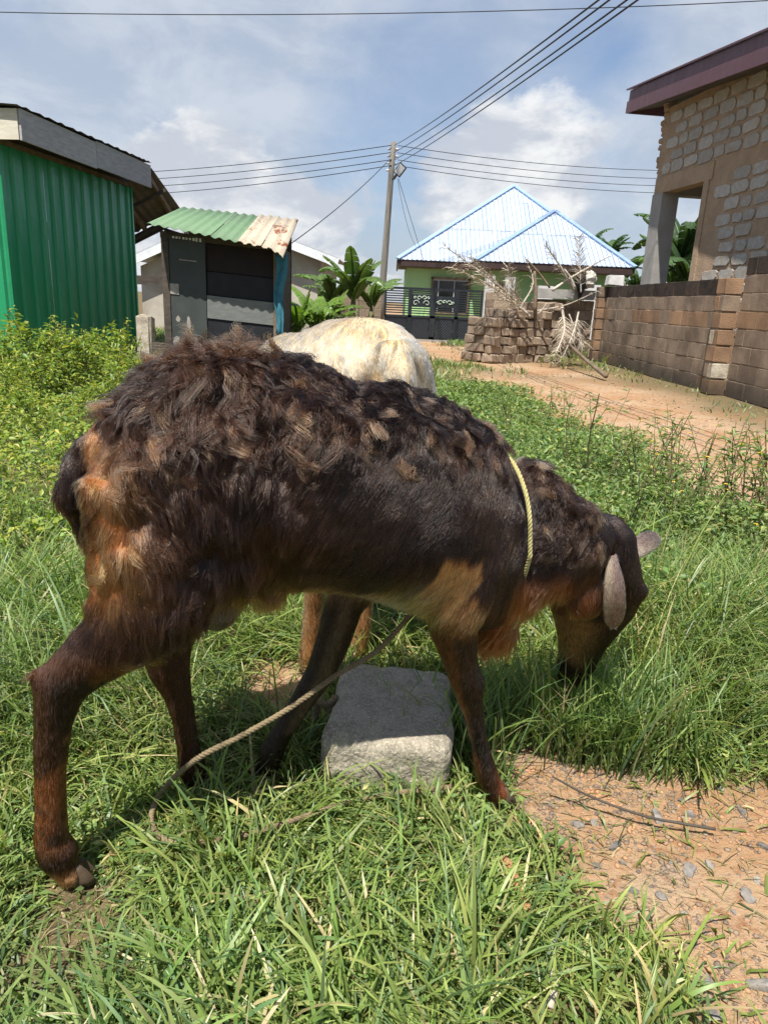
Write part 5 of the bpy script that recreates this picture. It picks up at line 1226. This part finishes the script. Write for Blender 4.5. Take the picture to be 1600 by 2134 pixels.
frond(A3(1170, 640, 13.7), A3(1175, 690, 13.4), A3(1152, 748, 13.0), .34, 'shredded dead frond hanging down the side of brick stack', seed=8, rad=.03, dens=1)
frond(A3(1205, 650, 13.6), A3(1195, 690, 13.4), A3(1172, 745, 13.1), .4, 'slim dead frond leaning against the hanging shredded one', seed=9, rad=.018, dens=.6)
frond(A3(1185, 655, 13.9), A3(1200, 690, 13.7), A3(1215, 715, 13.5), .45, 'tangled dead frond in the gap beside boundary wall', seed=10, rad=.015)
frond(A3(1085, 640, 14.0), A3(1110, 590, 14.2), A3(1095, 540, 14.4), .35, 'dark stalked dead frond rising above the brick stack', seed=11, rad=.02, dens=.4)
frond(A3(1080, 650, 13.9), A3(1070, 610, 13.9), A3(1058, 560, 13.9), .5, 'fine wispy dead frond over the porch columns', seed=12, rad=.012)
for i, (x0, y0, x1, y1, Y, rr, lb) in enumerate(((1114, 650, 1113, 565, 13.7, .035, 'upright dark post standing in the brick stack'), (1145, 600, 1096, 540, 14.2, .02, 'thin dark pole slanting over the brick stack'), (1198, 601, 1175, 560, 15.0, .022, 'short pale stick resting on the cross wall'), (1120, 655, 1138, 632, 13.5, .014, 'short broken stick on top of brick stack'))):
    a, b = A3(x0, y0, Y), A3(x1, y1, Y); o = MB().tube(spline([a, (a + b) / 2 + np.array([.02, 0, .01]), b], 8), np.linspace(rr, rr * .7, 8), 7).build('stick', 'dead_wood' if i > 1 else 'timber_brown', None, True); tag(o, lb, 'stick')
a, b = A3(1182, 714, 12.9), gnd(1262, 784, .06); o = MB().tube(spline([a, (a + b) / 2 + np.array([0, 0, -.02]), b], 10), np.linspace(.020, .036, 10), 8).build('fallen_log', 'timber_brown', None, True); tag(o, 'pale bare log propped from the brick stack down to the verge', 'log')
mb = MB(); q = A3(1223, 590, 15.45); ellipsoid(mb, (0, 0, 0), (.15, .13, .16)); mb.v = [a * (1 + (fbm(a, 11, 2, 5)[:, None] - .5) * 1.3) for a in mb.v]; o = mb.build('sack', 'sack_white', None, False); o.location = (q[0] + .03, q[1], q[2] + .06); tag(o, 'crumpled white sack on top of the cross wall', 'sack')
mb = MB(); ellipsoid(mb, (0, 0, 0), (.10, .12, .30)); mb.v = [a * (1 + (fbm(a, 9, 2, 7)[:, None] - .5) * 1.4) for a in mb.v]; o = mb.build('plastic_bag', 'sack_black', None, False); o.location = (q[0] - .14, q[1] - .05, q[2]); tag(o, 'black plastic bag hanging beside the white sack', 'bag')

# ================================================================== BANANA PLANTS
def banana_leaf_mesh(L, w_, droop, seed, torn=.4):
    r = random.Random(seed); n = 18; vs, f = [], []; ang = 0.0; p_ = np.zeros(3); mid = []
    for i in range(n):
        t = i / (n - 1); mid.append(p_.copy()); a = radians(72) - droop * t ** 1.4; p_ = p_ + np.array([cos(a), 0, sin(a)]) * L / (n - 1)
    mb = MB(); mid = np.array(mid); T = unit(np.gradient(mid, axis=0))
    for s in (-1, 1):
        i = 1
        while i < n - 1:
            j = min(n - 1, i + r.choice([1, 2, 2, 3, 4])); V = []; lag = r.uniform(.03, .16) if r.random() < torn else 0; fold = r.uniform(.1, 1.3)
            for k in range(i, j + 1):
                t = k / (n - 1); wd = w_ * (sin(pi * min(1, t * .93 + .05)) ** .55) * .5 * r.uniform(.94, 1.04); up_ = np.cross(np.array([0, 1.0, 0]), T[k]); up_ = -up_ if up_[2] < 0 else up_
                gapk = .35 * L / n * lag * 8 * (1 if k == j else 0)
                V.append(mid[k]); V.append(mid[k] + np.array([0, s * wd * .55, 0]) + up_ * wd * .10 - T[k] * gapk * .5); V.append(mid[k] + np.array([0, s * wd, 0]) * (1 - .1 * lag) - up_ * wd * fold * .4 + T[k] * wd * .25 - T[k] * gapk)
            m_ = len(V) // 3; mb.add(V, [(q * 3 + c_, q * 3 + c_ + 1, (q + 1) * 3 + c_ + 1, (q + 1) * 3 + c_) for q in range(m_ - 1) for c_ in (0, 1)]); i = j
    mb.tube(mid, np.linspace(.03, .006, n), 5); return mb.mesh('leaf', True)
BL = {k: [banana_leaf_mesh(1.0, .24, dr, sd, .95) for sd, dr in enumerate((.9, 1.5, 1.9, 2.3, .25))] for k in ('banana_leaf', 'banana_leaf_dark', 'banana_leaf_young')}
for k, l in BL.items():
    for me in l: me.materials.append(MATS[k])
def banana(x, y, zb, stemh, leafL, n, label, mat='banana_leaf', seed=0, upright=1):
    r = random.Random(seed); root = thing('banana_plant', label, 'banana plant', (x, y, 0), group='banana plants'); bpy.context.view_layer.update()
    st_ = MB().tube([(0, 0, zb), (0, 0, zb + stemh * .5), (.03, 0, zb + stemh)], [.11, .09, .05], 8).build('trunk', 'banana_stem', root, True)
    for i in range(n):
        o = bpy.data.objects.new('leaf', BL[mat][4 if i < upright else r.choice([0, 1, 1, 2, 3])]); COL.objects.link(o); o.parent = root
        s = leafL * r.uniform(.75, 1.15); o.location = (.03, 0, zb + stemh - .12 * r.random()); o.scale = (s, s * r.uniform(.85, 1.2), s); o.rotation_euler = (r.uniform(-.15, .15), r.uniform(-.15, .25), i * 2.4 + r.uniform(-.4, .4))
q = at(735, 590, 17.5); banana(float(q[0]), 17.5, 0, 1.05, 1.35, 11, 'large banana plant with one upright furled leaf beside the pole', seed=1)
q = at(690, 590, 18.2); banana(float(q[0]), 18.2, 0, .95, 1.2, 10, 'banana plant with ragged leaves between beige house and pole', seed=2, upright=0)
q = at(775, 590, 18.5); banana(float(q[0]), 18.5, 0, .9, 1.1, 9, 'banana plant just behind the gate wall, under the pole', seed=3, upright=0)
q = at(615, 640, 14.0); banana(float(q[0]), 14.0, 0, .35, 1.05, 9, 'young bright banana plant close to the kiosk corner', 'banana_leaf_young', seed=4, upright=2)
q = at(660, 640, 14.3); banana(float(q[0]), 14.3, 0, .4, 1.05, 10, 'young bright banana plant in front of the beige house', 'banana_leaf_young', seed=5, upright=2)
q = at(690, 650, 15.0); banana(float(q[0]), 15.0, 0, .3, .9, 8, 'small young banana plant beside the gate wall', 'banana_leaf_young', seed=6, upright=1)
for i, (x, Yd, h, n, lb) in enumerate(((955, 33.5, 3.3, 4, 'banana plant rising behind the blue roof left of its peak'), (985, 34, 3.9, 3, 'banana plant tips showing just below the blue roof peak'), (1215, 31, 3.3, 6, 'banana plant behind the front hip of the blue roof'), (1262, 30, 3.0, 8, 'tall banana plant beside the far end of blue roof'), (1305, 29, 2.3, 8, 'banana plant next to the unfinished house pillar'), (1330, 27, 1.7, 7, 'low banana plant between blue roofed house and pillar'))):
    q = at(x, 560, Yd); banana(float(q[0]), Yd, 0, h, 1.35, n + 2, lb, 'banana_leaf_dark', seed=10 + i, upright=0)
for i, (x, Yd, h, n, lb) in enumerate(((1425, 21, 2.7, 8, 'banana plant seen high through the porch opening'), (1445, 20, 1.9, 8, 'banana plant seen low through the porch opening'), (1415, 24, 2.2, 7, 'pale banana plant behind the porch pillar'))):
    q = at(x, 500, Yd); banana(float(q[0]), Yd, 0, h - .3, 2.2, n + 3, lb, 'banana_leaf_dark' if i < 2 else 'banana_leaf', seed=30 + i, upright=0)
# ================================================================== GRASS AND WEEDS
leafmat('grass_blade', True, trans=.38, rough=.40)
leafmat('weed_leaf', True, trans=.34, rough=.42)
rv = np.random.default_rng(101)
def palette(n, r, pal, p_):
    pal = np.array(pal); i = r.choice(len(pal), n, p=p_); return pal[i] * r.uniform(.72, 1.28, n)[:, None] * (1 + (r.random((n, 3)) - .5) * .14)
GP = [(.130, .205, .055), (.180, .255, .075), (.102, .175, .075), (.220, .275, .092), (.42, .38, .22), (.28, .27, .13)]
GPP = [.32, .27, .18, .15, .04, .04]
def blades(P2, L, wd, tilt, bend, az, col, M, z0=None, tipdark=1.25):
    n = len(P2); ts = np.linspace(0, 1, M); zb = (gheight(P2) - .006) if z0 is None else z0
    X = np.zeros((n, M, 3)); X[:, 0, :2] = P2; X[:, 0, 2] = zb; h = np.stack([np.cos(az), np.sin(az), 0 * az], 1); twist = rv.uniform(-.9, .9, n)
    for k in range(1, M):
        a = tilt + bend * ((ts[k] + ts[k - 1]) / 2) ** 1.3
        X[:, k] = X[:, k - 1] + (h * np.sin(a)[:, None] + np.array([0, 0, 1.0]) * np.cos(a)[:, None]) * (L / (M - 1))[:, None]
    zmin = zb[:, None] + .004 + .012 * rv.random((n, 1)); X[:, 1:, 2] = np.maximum(X[:, 1:, 2], zmin)
    sa = az + pi / 2 + twist; sd = np.stack([np.cos(sa), np.sin(sa), .25 * twist], 1)
    wt_ = wd[:, None] * np.array([.75] + [1.0 - .0 * t for t in ts[1:-1]] + [0.0])[None, :] * (1 - .55 * ts ** 2)[None, :] * .5
    Lf = X[:, :-1] - sd[:, None, :] * wt_[:, :-1, None]; Rt = X[:, :-1] + sd[:, None, :] * wt_[:, :-1, None]
    nv = 2 * (M - 1) + 1; V = np.empty((n, nv, 3)); V[:, 0:2 * (M - 1):2] = Lf; V[:, 1:2 * (M - 1):2] = Rt; V[:, -1] = X[:, -1]
    base = (np.arange(n) * nv)[:, None]; q = [np.array([2 * k, 2 * k + 1, 2 * k + 3, 2 * k + 2]) for k in range(M - 2)]
    Q = np.concatenate([base + a for a in q]) if q else None; T = base + np.array([2 * (M - 2), 2 * (M - 2) + 1, nv - 1])
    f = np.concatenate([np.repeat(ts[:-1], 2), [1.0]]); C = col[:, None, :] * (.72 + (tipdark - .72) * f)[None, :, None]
    return V.reshape(-1, 3), Q, T, C.reshape(-1, 3)
def inblock(P2):
    d = P2 - BLK; c_, s_ = cos(-BLKR), sin(-BLKR); q = np.stack([d[:, 0] * c_ - d[:, 1] * s_, d[:, 0] * s_ + d[:, 1] * c_], 1)
    return (np.abs(q[:, 0]) < .14) & (np.abs(q[:, 1]) < .17)
def tufted(n, x0, x1, y0, y1, ntuft, spread, frac, r):
    """points gathered in tufts, with the tuft's own lean"""
    tc = np.stack([r.uniform(x0, x1, ntuft), r.uniform(y0, y1, ntuft)], 1); ti = r.integers(0, ntuft, n); P2 = np.stack([r.uniform(x0, x1, n), r.uniform(y0, y1, n)], 1)
    g = r.random(n) < frac; off = r.normal(0, spread, (n, 2)); P2[g] = tc[ti[g]] + off[g]; az = r.uniform(0, 2 * pi, n)
    az[g] = np.arctan2(off[g, 1], off[g, 0]) + r.normal(0, .6, g.sum()); lean = r.uniform(0, 2 * pi, ntuft)[ti]; return P2, az, ti, g, lean
def grass(name, n, x0, x1, y0, y1, ntuft, spread, Lfun, wfun, M, label, seed, dens=None, pal=GP, palp=GPP, tilt=(.05, .9), bend=(.3, 1.9), lean_amt=.35):
    r = np.random.default_rng(seed); P2, az, ti, g, lean = tufted(n, x0, x1, y0, y1, ntuft, spread, .62, r); d = dirt(P2)
    pr = (1 - d) ** 1.5 + .035 * (d > .5); pr = pr * (dens(P2) if dens else 1); pr[inblock(P2)] = 0; k = r.random(n) < pr; P2, az, ti, lean = P2[k], az[k], ti[k], lean[k]; n = len(P2)
    L = Lfun(P2, r) * r.uniform(.55, 1.2, n) * (1 - .5 * dirt(P2)); wd = wfun(P2, r) * r.uniform(.55, 1.25, n)
    low = fbm(P2, 2.2, 2, 80) * 2 * pi * 2; az = np.where(r.random(n) < lean_amt, low + r.normal(0, .5, n), az)
    c_ = palette(n, r, pal, palp); c_ = c_ * (.75 + .5 * fbm(P2, 3.0, 2, 81))[:, None]; ty = fbm(P2, .9, 2, 82)
    c_ = c_ * (1 + (ty - .5)[:, None] * np.array([.7, .25, -.2]))
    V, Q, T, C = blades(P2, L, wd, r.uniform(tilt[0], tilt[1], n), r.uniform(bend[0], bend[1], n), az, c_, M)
    o = fastmesh(name, V, Q, T, C, 'grass_blade'); return tag(o, label, 'grass', kind='stuff')
HOOFS = [(*toW((-.40, -.13, 0))[:2], .12, .82), (*toW((-.38, -.24, 0))[:2], .12, .65), (*toW((.42, -.12, 0))[:2], .09, .6)]
def Lnear(P2, r):
    x, y = P2.T; n = len(P2)
    L = .10 + .05 * fbm(P2, 4, 2, 90)
    lush = sstep(x, .42, .75) * sstep(y, 1.35, 1.7); L = L + lush * .13
    back = sstep(y, 1.55, 1.9) * .06; leftl = sstep(-x, .35, .6) * sstep(y, 1.15, 1.6) * .10; L = L + np.maximum(back, leftl)
    L = L * (1 - .35 * gauss(x, .6, .25) * gauss(y, 1.05, .3)); L = np.where(r.random(n) < .05, L * 1.7, L); L = np.where(r.random(n) < .35, L * .55, L)
    for hx, hy, rr_, kk in HOOFS: L = L * (1 - kk * np.exp(-(((x - hx) / rr_) ** 2 + ((y - hy) / rr_) ** 2)))
    return L
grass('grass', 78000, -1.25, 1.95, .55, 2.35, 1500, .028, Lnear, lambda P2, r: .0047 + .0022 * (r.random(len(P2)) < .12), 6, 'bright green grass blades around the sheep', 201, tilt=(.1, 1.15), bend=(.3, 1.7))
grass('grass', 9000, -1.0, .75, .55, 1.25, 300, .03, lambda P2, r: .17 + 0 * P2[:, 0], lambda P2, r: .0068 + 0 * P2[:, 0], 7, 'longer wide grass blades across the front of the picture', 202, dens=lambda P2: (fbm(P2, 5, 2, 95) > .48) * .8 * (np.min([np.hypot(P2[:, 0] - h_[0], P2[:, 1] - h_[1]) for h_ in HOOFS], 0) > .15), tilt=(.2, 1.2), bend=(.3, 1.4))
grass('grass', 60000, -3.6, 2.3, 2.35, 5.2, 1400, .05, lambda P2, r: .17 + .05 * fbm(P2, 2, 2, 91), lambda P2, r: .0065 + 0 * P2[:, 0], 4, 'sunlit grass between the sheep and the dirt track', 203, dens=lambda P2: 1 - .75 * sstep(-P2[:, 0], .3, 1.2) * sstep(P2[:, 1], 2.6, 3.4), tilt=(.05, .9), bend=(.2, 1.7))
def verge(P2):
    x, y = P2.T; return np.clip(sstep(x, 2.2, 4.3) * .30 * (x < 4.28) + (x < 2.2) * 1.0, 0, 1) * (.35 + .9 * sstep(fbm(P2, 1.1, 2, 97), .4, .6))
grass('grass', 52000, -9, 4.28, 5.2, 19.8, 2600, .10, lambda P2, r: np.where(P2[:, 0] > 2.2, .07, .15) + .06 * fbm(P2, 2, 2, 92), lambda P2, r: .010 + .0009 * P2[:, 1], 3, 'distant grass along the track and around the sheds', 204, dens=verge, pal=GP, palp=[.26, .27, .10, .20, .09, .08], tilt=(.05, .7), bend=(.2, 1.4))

def leaf_quads(P, D, N, L, wd, col, fold=.35):
    """folded diamond leaves"""
    S = unit(np.cross(D, N)); U = np.cross(S, D); mid = P + D * (L * .45)[:, None]
    V = np.stack([P, mid + S * (wd / 2)[:, None] + U * (wd * fold * .5)[:, None], P + D * L[:, None] - U * (L * .18)[:, None], mid - S * (wd / 2)[:, None] + U * (wd * fold * .5)[:, None]], 1)
    n = len(P); b = (np.arange(n) * 4)[:, None]; T = np.concatenate([b + np.array([0, 1, 2]), b + np.array([0, 2, 3])])
    return V.reshape(-1, 3), T, np.repeat(col, 4, 0)
def cover(name, n, x0, x1, y0, y1, hfun, size, pal, palp, label, seed, dens):
    r = np.random.default_rng(seed); P2 = np.stack([r.uniform(x0, x1, n), r.uniform(y0, y1, n)], 1); k = r.random(n) < (1 - dirt(P2)) * dens(P2); P2 = P2[k]; n = len(P2)
    hm = hfun(P2); z_ = gheight(P2) + hm * r.random(n) ** .55; a = r.uniform(0, 2 * pi, n); el = r.normal(.25, .45, n)
    D = np.stack([np.cos(a) * np.cos(el), np.sin(a) * np.cos(el), np.sin(el)], 1); N = unit(np.array([0, 0, 1.0]) + (r.random((n, 3)) - .5) * 1.1)
    N = unit(N - D * np.sum(N * D, 1)[:, None]); L = size(P2) * r.uniform(.6, 1.4, n); c_ = palette(n, r, pal, palp) * (.7 + .6 * fbm(P2, 2.5, 2, 99))[:, None]
    V, T, C = leaf_quads(np.column_stack([P2, z_]), D, N, L, L * r.uniform(.38, .6, n), c_); o = fastmesh(name, V, None, T, C, 'weed_leaf'); return tag(o, label, 'ground cover', kind='stuff')
YP = [(.23, .29, .05), (.165, .245, .045), (.31, .33, .06), (.11, .185, .038), (.40, .36, .08)]; YPP = [.34, .28, .18, .15, .05]
RP = [(.175, .245, .075), (.130, .205, .065), (.23, .285, .09), (.095, .16, .05), (.36, .35, .12)]
cover('ground_cover', 75000, -6.5, .4, 2.3, 9.5, lambda P2: .07 + .20 * fbm(P2, 1.6, 2, 111), lambda P2: .030 + .002 * P2[:, 1], YP, YPP, 'yellow green leafy ground cover behind the brown sheep', 301, lambda P2: sstep(P2[:, 1] + .6 * (-P2[:, 0]), 2.4, 3.4) * sstep(.1 - P2[:, 0], -.2, .5))
cover('ground_cover', 60000, -.2, 2.0, 1.9, 9.0, lambda P2: .08 + .18 * fbm(P2, 2.2, 2, 112), lambda P2: .024 + .002 * P2[:, 1], RP, YPP, 'small leaved green weeds between the grass and dirt track', 302, lambda P2: sstep(P2[:, 1] + .4 * P2[:, 0], 2.1, 3.0))
cover('ground_cover', 16000, -1.1, 1.2, .6, 1.5, lambda P2: .02 + .04 * fbm(P2, 5, 2, 113), lambda P2: .020 + 0 * P2[:, 1], RP, YPP, 'tiny leafy plants low between the front grass blades', 303, lambda P2: sstep(fbm(P2, 3.5, 2, 114), .42, .6) * .8 + .06)
# thin seed stalks standing above the blades
rk = np.random.default_rng(77); n = 900; P2 = np.stack([rk.uniform(-2.2, 1.9, n), rk.uniform(.7, 4.5, n)], 1); P2 = P2[(dirt(P2) < .25) & ~inblock(P2) & (fbm(P2, 2.5, 2, 121) > .47)]; n = len(P2)
V, Q, T, C = blades(P2, rk.uniform(.16, .36, n) * (.6 + .4 * sstep(P2[:, 1], 1.1, 1.7)), rk.uniform(.0012, .0022, n), rk.uniform(0, .5, n), rk.uniform(.1, .9, n), rk.uniform(0, 6.28, n), palette(n, rk, [(.40, .36, .18), (.30, .33, .13), (.48, .42, .24)], [.4, .35, .25]), 6)
tag(fastmesh('grass_stalks', V, Q, T, C, 'grass_blade'), 'thin straw coloured stalks standing among the green grass', 'grass', kind='stuff')
# grass the sheep is grazing in
_mz = toW((.675, .085, 0))[:2]; rm = np.random.default_rng(205); n = 1500
P2 = np.stack([_mz[0] + rm.normal(0, .14, n), _mz[1] + rm.normal(-.05, .06, n)], 1); P2 = P2[poly_sd(P2, PATCH) > -.03]; n = len(P2)
V, Q, T, C = blades(P2, rm.uniform(.12, .31, n), rm.uniform(.003, .006, n), rm.uniform(0, .45, n), rm.uniform(.1, 1.1, n), rm.uniform(0, 6.28, n), palette(n, rm, GP, GPP), 6)
tag(fastmesh('grass', V, Q, T, C, 'grass_blade'), 'tall grass around the muzzle of the grazing sheep', 'grass', kind='stuff')
# dry clippings lying between the blades
r_ = np.random.default_rng(44); P2 = np.stack([r_.uniform(-1.2, 1.6, 9000), r_.uniform(.6, 2.0, 9000)], 1); P2 = P2[~inblock(P2)]; n = len(P2)
V, Q, T, C = blades(P2, r_.uniform(.02, .08, n), r_.uniform(.0015, .0035, n), r_.uniform(1.3, 1.55, n), r_.uniform(-.2, .3, n), r_.uniform(0, 6.28, n), palette(n, r_, [(.36, .30, .17), (.28, .22, .12), (.20, .20, .09)], [.5, .3, .2]), 3)
tag(fastmesh('grass_litter', V, Q, T, C, 'grass_blade'), 'dry straw coloured grass clippings on the soil', 'litter', kind='stuff')

def weed_mesh(h, nbranch, nleaf, leafL, leafW, seed, pal, spread=.5, droop=.4, col_stem=None, flowers=0):
    r = np.random.default_rng(seed); smb = MB(); P, D, L = [], [], []; FV = []
    def stem(p0, d0, ln, rad, nl):
        n = 7; pts = [np.array(p0, float)]; d = np.array(d0, float)
        for k in range(n - 1):
            d = unit(d + np.array([r.normal(0, .10), r.normal(0, .10), .10])); pts.append(pts[-1] + d * ln / (n - 1))
        pts = np.array(pts); smb.tube(pts, np.linspace(rad, rad * .35, n), 4)
        for k in range(nl):
            t = r.uniform(.12, 1.0); i = t * (n - 1); i0 = min(int(i), n - 2); p_ = pts[i0] + (pts[i0 + 1] - pts[i0]) * (i - i0); a = k * 2.4 + r.normal(0, .4); el = r.normal(.35 - droop, .35)
            P.append(p_); D.append((cos(a) * cos(el), sin(a) * cos(el), sin(el))); L.append(leafL * (1.1 - .45 * t) * r.uniform(.7, 1.25))
        return pts
    main = stem((0, 0, 0), (r.normal(0, .12), r.normal(0, .12), 1), h, .0045 * (h / .5) ** .5 + .001, nleaf)
    for b in range(nbranch):
        t = r.uniform(.12, .8); p_ = main[int(t * 6)]; a = b * 2.4 + r.normal(0, .5); stem(p_, (cos(a) * spread, sin(a) * spread, .75), h * (1 - t) * r.uniform(.6, 1.05) + .06, .0025, max(4, int(nleaf * .75)))
    P, D, L = np.array(P), unit(np.array(D)), np.array(L); n = len(P); N = unit(np.array([0, 0, 1.0]) + (r.random((n, 3)) - .5) * .6); N = unit(N - D * np.sum(N * D, 1)[:, None])
    V, T, C = leaf_quads(P, D, N, L, L * leafW * r.uniform(.8, 1.2, n), palette(n, r, pal, YPP))
    sme = smb.mesh('stem'); sme.materials.append(MATS[col_stem or 'plant_stem'])
    ob = fastmesh('foliage', V, None, T, C, 'weed_leaf'); lme = ob.data; bpy.data.objects.remove(ob); fme = None
    if flowers:
        fm = MB(); tips = P[np.argsort(P[:, 2])[-flowers * 3::3]]
        for q in tips:
            for k in range(5):
                a = k * 2 * pi / 5; e = np.array([cos(a), sin(a), .35]) * .011; s_ = np.array([-sin(a), cos(a), 0]) * .006; fm.add([q, q + e * .6 + s_, q + e, q + e * .6 - s_], [(0, 1, 2, 3)])
        fme = fm.mesh('flower'); fme.materials.append(MATS['petal'])
    return sme, lme, fme
m, nt = newmat('petal'); out(nt, nt.new('ShaderNodeBsdfPrincipled', i_Base_Color=(.75, .48, .03), i_Roughness=.6))
surf('stem_red', (.13, .085, .05), (.09, .10, .04), .7, 20, .2, 60)
BUSH = [weed_mesh(.72, 7, 20, .085, .34, 400 + i, YP, .65, .25) for i in range(5)]
THIN = [weed_mesh(.46, 5, 13, .050, .26, 420 + i, RP, .6, .15, 'stem_red', flowers=(2 if i % 2 else 0)) for i in range(6)]
SHRUB = [weed_mesh(1.0, 10, 26, .11, .42, 440 + i, RP, .9, .3) for i in range(2)]
def plant(name, var, x, y, s, rz, label, cat, group):
    root = tag(empty(name, (x, y, float(gheight(np.array([[x, y]]))[0]) - .01), rz), label, cat, group); root.scale = (s, s, s * random.uniform(.9, 1.15))
    for nm, me in zip(('stem', 'foliage', 'flower'), var):
        if me is not None: o = bpy.data.objects.new(nm, me); COL.objects.link(o); o.parent = root
    return root
random.seed(21)
# leafy weeds in front of the green shed: (px, ground distance, size)
for i in range(52):
    Yd = random.uniform(4.6, 8.2); px_ = random.uniform(-60, 262); q = at(px_, 700, Yd); s = random.uniform(.62, 1.0) * (.7 if Yd < 5.4 else 1)
    plant('leafy_weed', BUSH[i % 5], float(q[0]), Yd, s, random.uniform(0, 6.28), ('leafy weed at the ' + ('front' if Yd < 5.6 else 'middle' if Yd < 6.9 else 'back') + ' of the shed clump, ' + ('at the picture edge' if px_ < 45 else 'below the middle of the shed wall' if px_ < 155 else 'toward the shed corner')), 'weed', 'leafy weeds before the green shed')
for px_, Yd, s, lb in ((92, 6.2, 1.16, 'tallest leafy weed, its thin tip rising against the green shed'), (195, 6.6, 1.08, 'tall leafy weed beside the corner of the green shed')):
    q = at(px_, 700, Yd); plant('leafy_weed', BUSH[2], float(q[0]), Yd, s, 1.0, lb, 'weed', 'leafy weeds before the green shed')
for i in range(20):
    q = np.array([random.uniform(-2.4, -.75), random.uniform(2.6, 4.6)])
    plant('leafy_weed', BUSH[i % 5], q[0], q[1], random.uniform(.28, .45), random.uniform(0, 6.28), ('low leafy weed in the sunny cover ' + ('just behind' if q[1] < 3.6 else 'well beyond') + ' the tail of the brown sheep'), 'weed', 'low leafy weeds behind the brown sheep')
# thin weeds along the track
for i in range(58):
    Yd = random.choice([random.uniform(1.9, 3.4), random.uniform(2.4, 6.0)]); xl = float(np.interp(Yd, ROADL[:, 0], ROADL[:, 1])); X_ = xl - abs(random.gauss(0, .38)) + .08
    if X_ > .48 * Yd + .6 and Yd < 2.2: pass
    plant('thin_weed', THIN[i % 6], X_, Yd, random.uniform(.75, 1.1), random.uniform(0, 6.28), ('thin stemmed weed at the track edge, ' + ('close by, right of the grazing head' if Yd < 2.5 else 'beyond the head of the brown sheep' if Yd < 3.4 else 'above the neck of the brown sheep' if Yd < 4.6 else 'far along toward the brick stack')), 'weed', 'thin weeds along the dirt track')
for px_, y0, s, lb in ((1228, 1035, 1.25, 'tallest thin weed, its bare tip reaching up to the wall foot'), (1345, 1050, 1.1, 'thin weed with a leafy top standing alone over the track'), (1460, 1120, 1.15, 'branching dark stemmed weed spreading over the dirt track'), (1560, 1130, 1.2, 'dark branching weed at the picture edge over the track')):
    q = gnd(px_, y0); plant('thin_weed', THIN[0], float(q[0]), float(q[1]), s, px_ * .01, lb, 'weed', 'thin weeds along the dirt track')
for i, (px_, Yd, s, lb) in enumerate(((625, 13.2, .62, 'rounded green bush beside the kiosk'), (600, 13.6, .7, 'leafy bush touching the kiosk corner post'), (672, 13.8, .85, 'grey green bush under the young banana plants'), (708, 14.2, .95, 'feathery bush against the gate wall'), (735, 15.5, .7, 'small bush at the foot of the gate wall'))):
    q = at(px_, 680, Yd); plant('green_bush', SHRUB[i % 2], float(q[0]), Yd, s, i * 1.3, lb, 'bush', 'bushes near the kiosk')
for i, (px_, Yd, s) in enumerate(((1150, 13.0, .42), (1172, 12.8, .4), (1195, 12.9, .42), (1215, 13.3, .5), (1130, 13.1, .3), (1262, 13.4, .4), (1185, 13.5, .5))):
    q = at(px_, 740, Yd); plant('verge_weed', BUSH[i % 5], float(q[0]), Yd, s, i * 1.1, ('bright leafy weed ' + ('at the foot of the brick stack' if px_ < 1180 else 'under the propped log' if px_ < 1250 else 'at the foot of the boundary wall')), 'weed', 'weeds at the foot of the brick stack')
# tall grass behind the stub
for o in list(bpy.data.objects):
    if o.type == 'MESH' and o.users_collection == (): bpy.data.objects.remove(o)
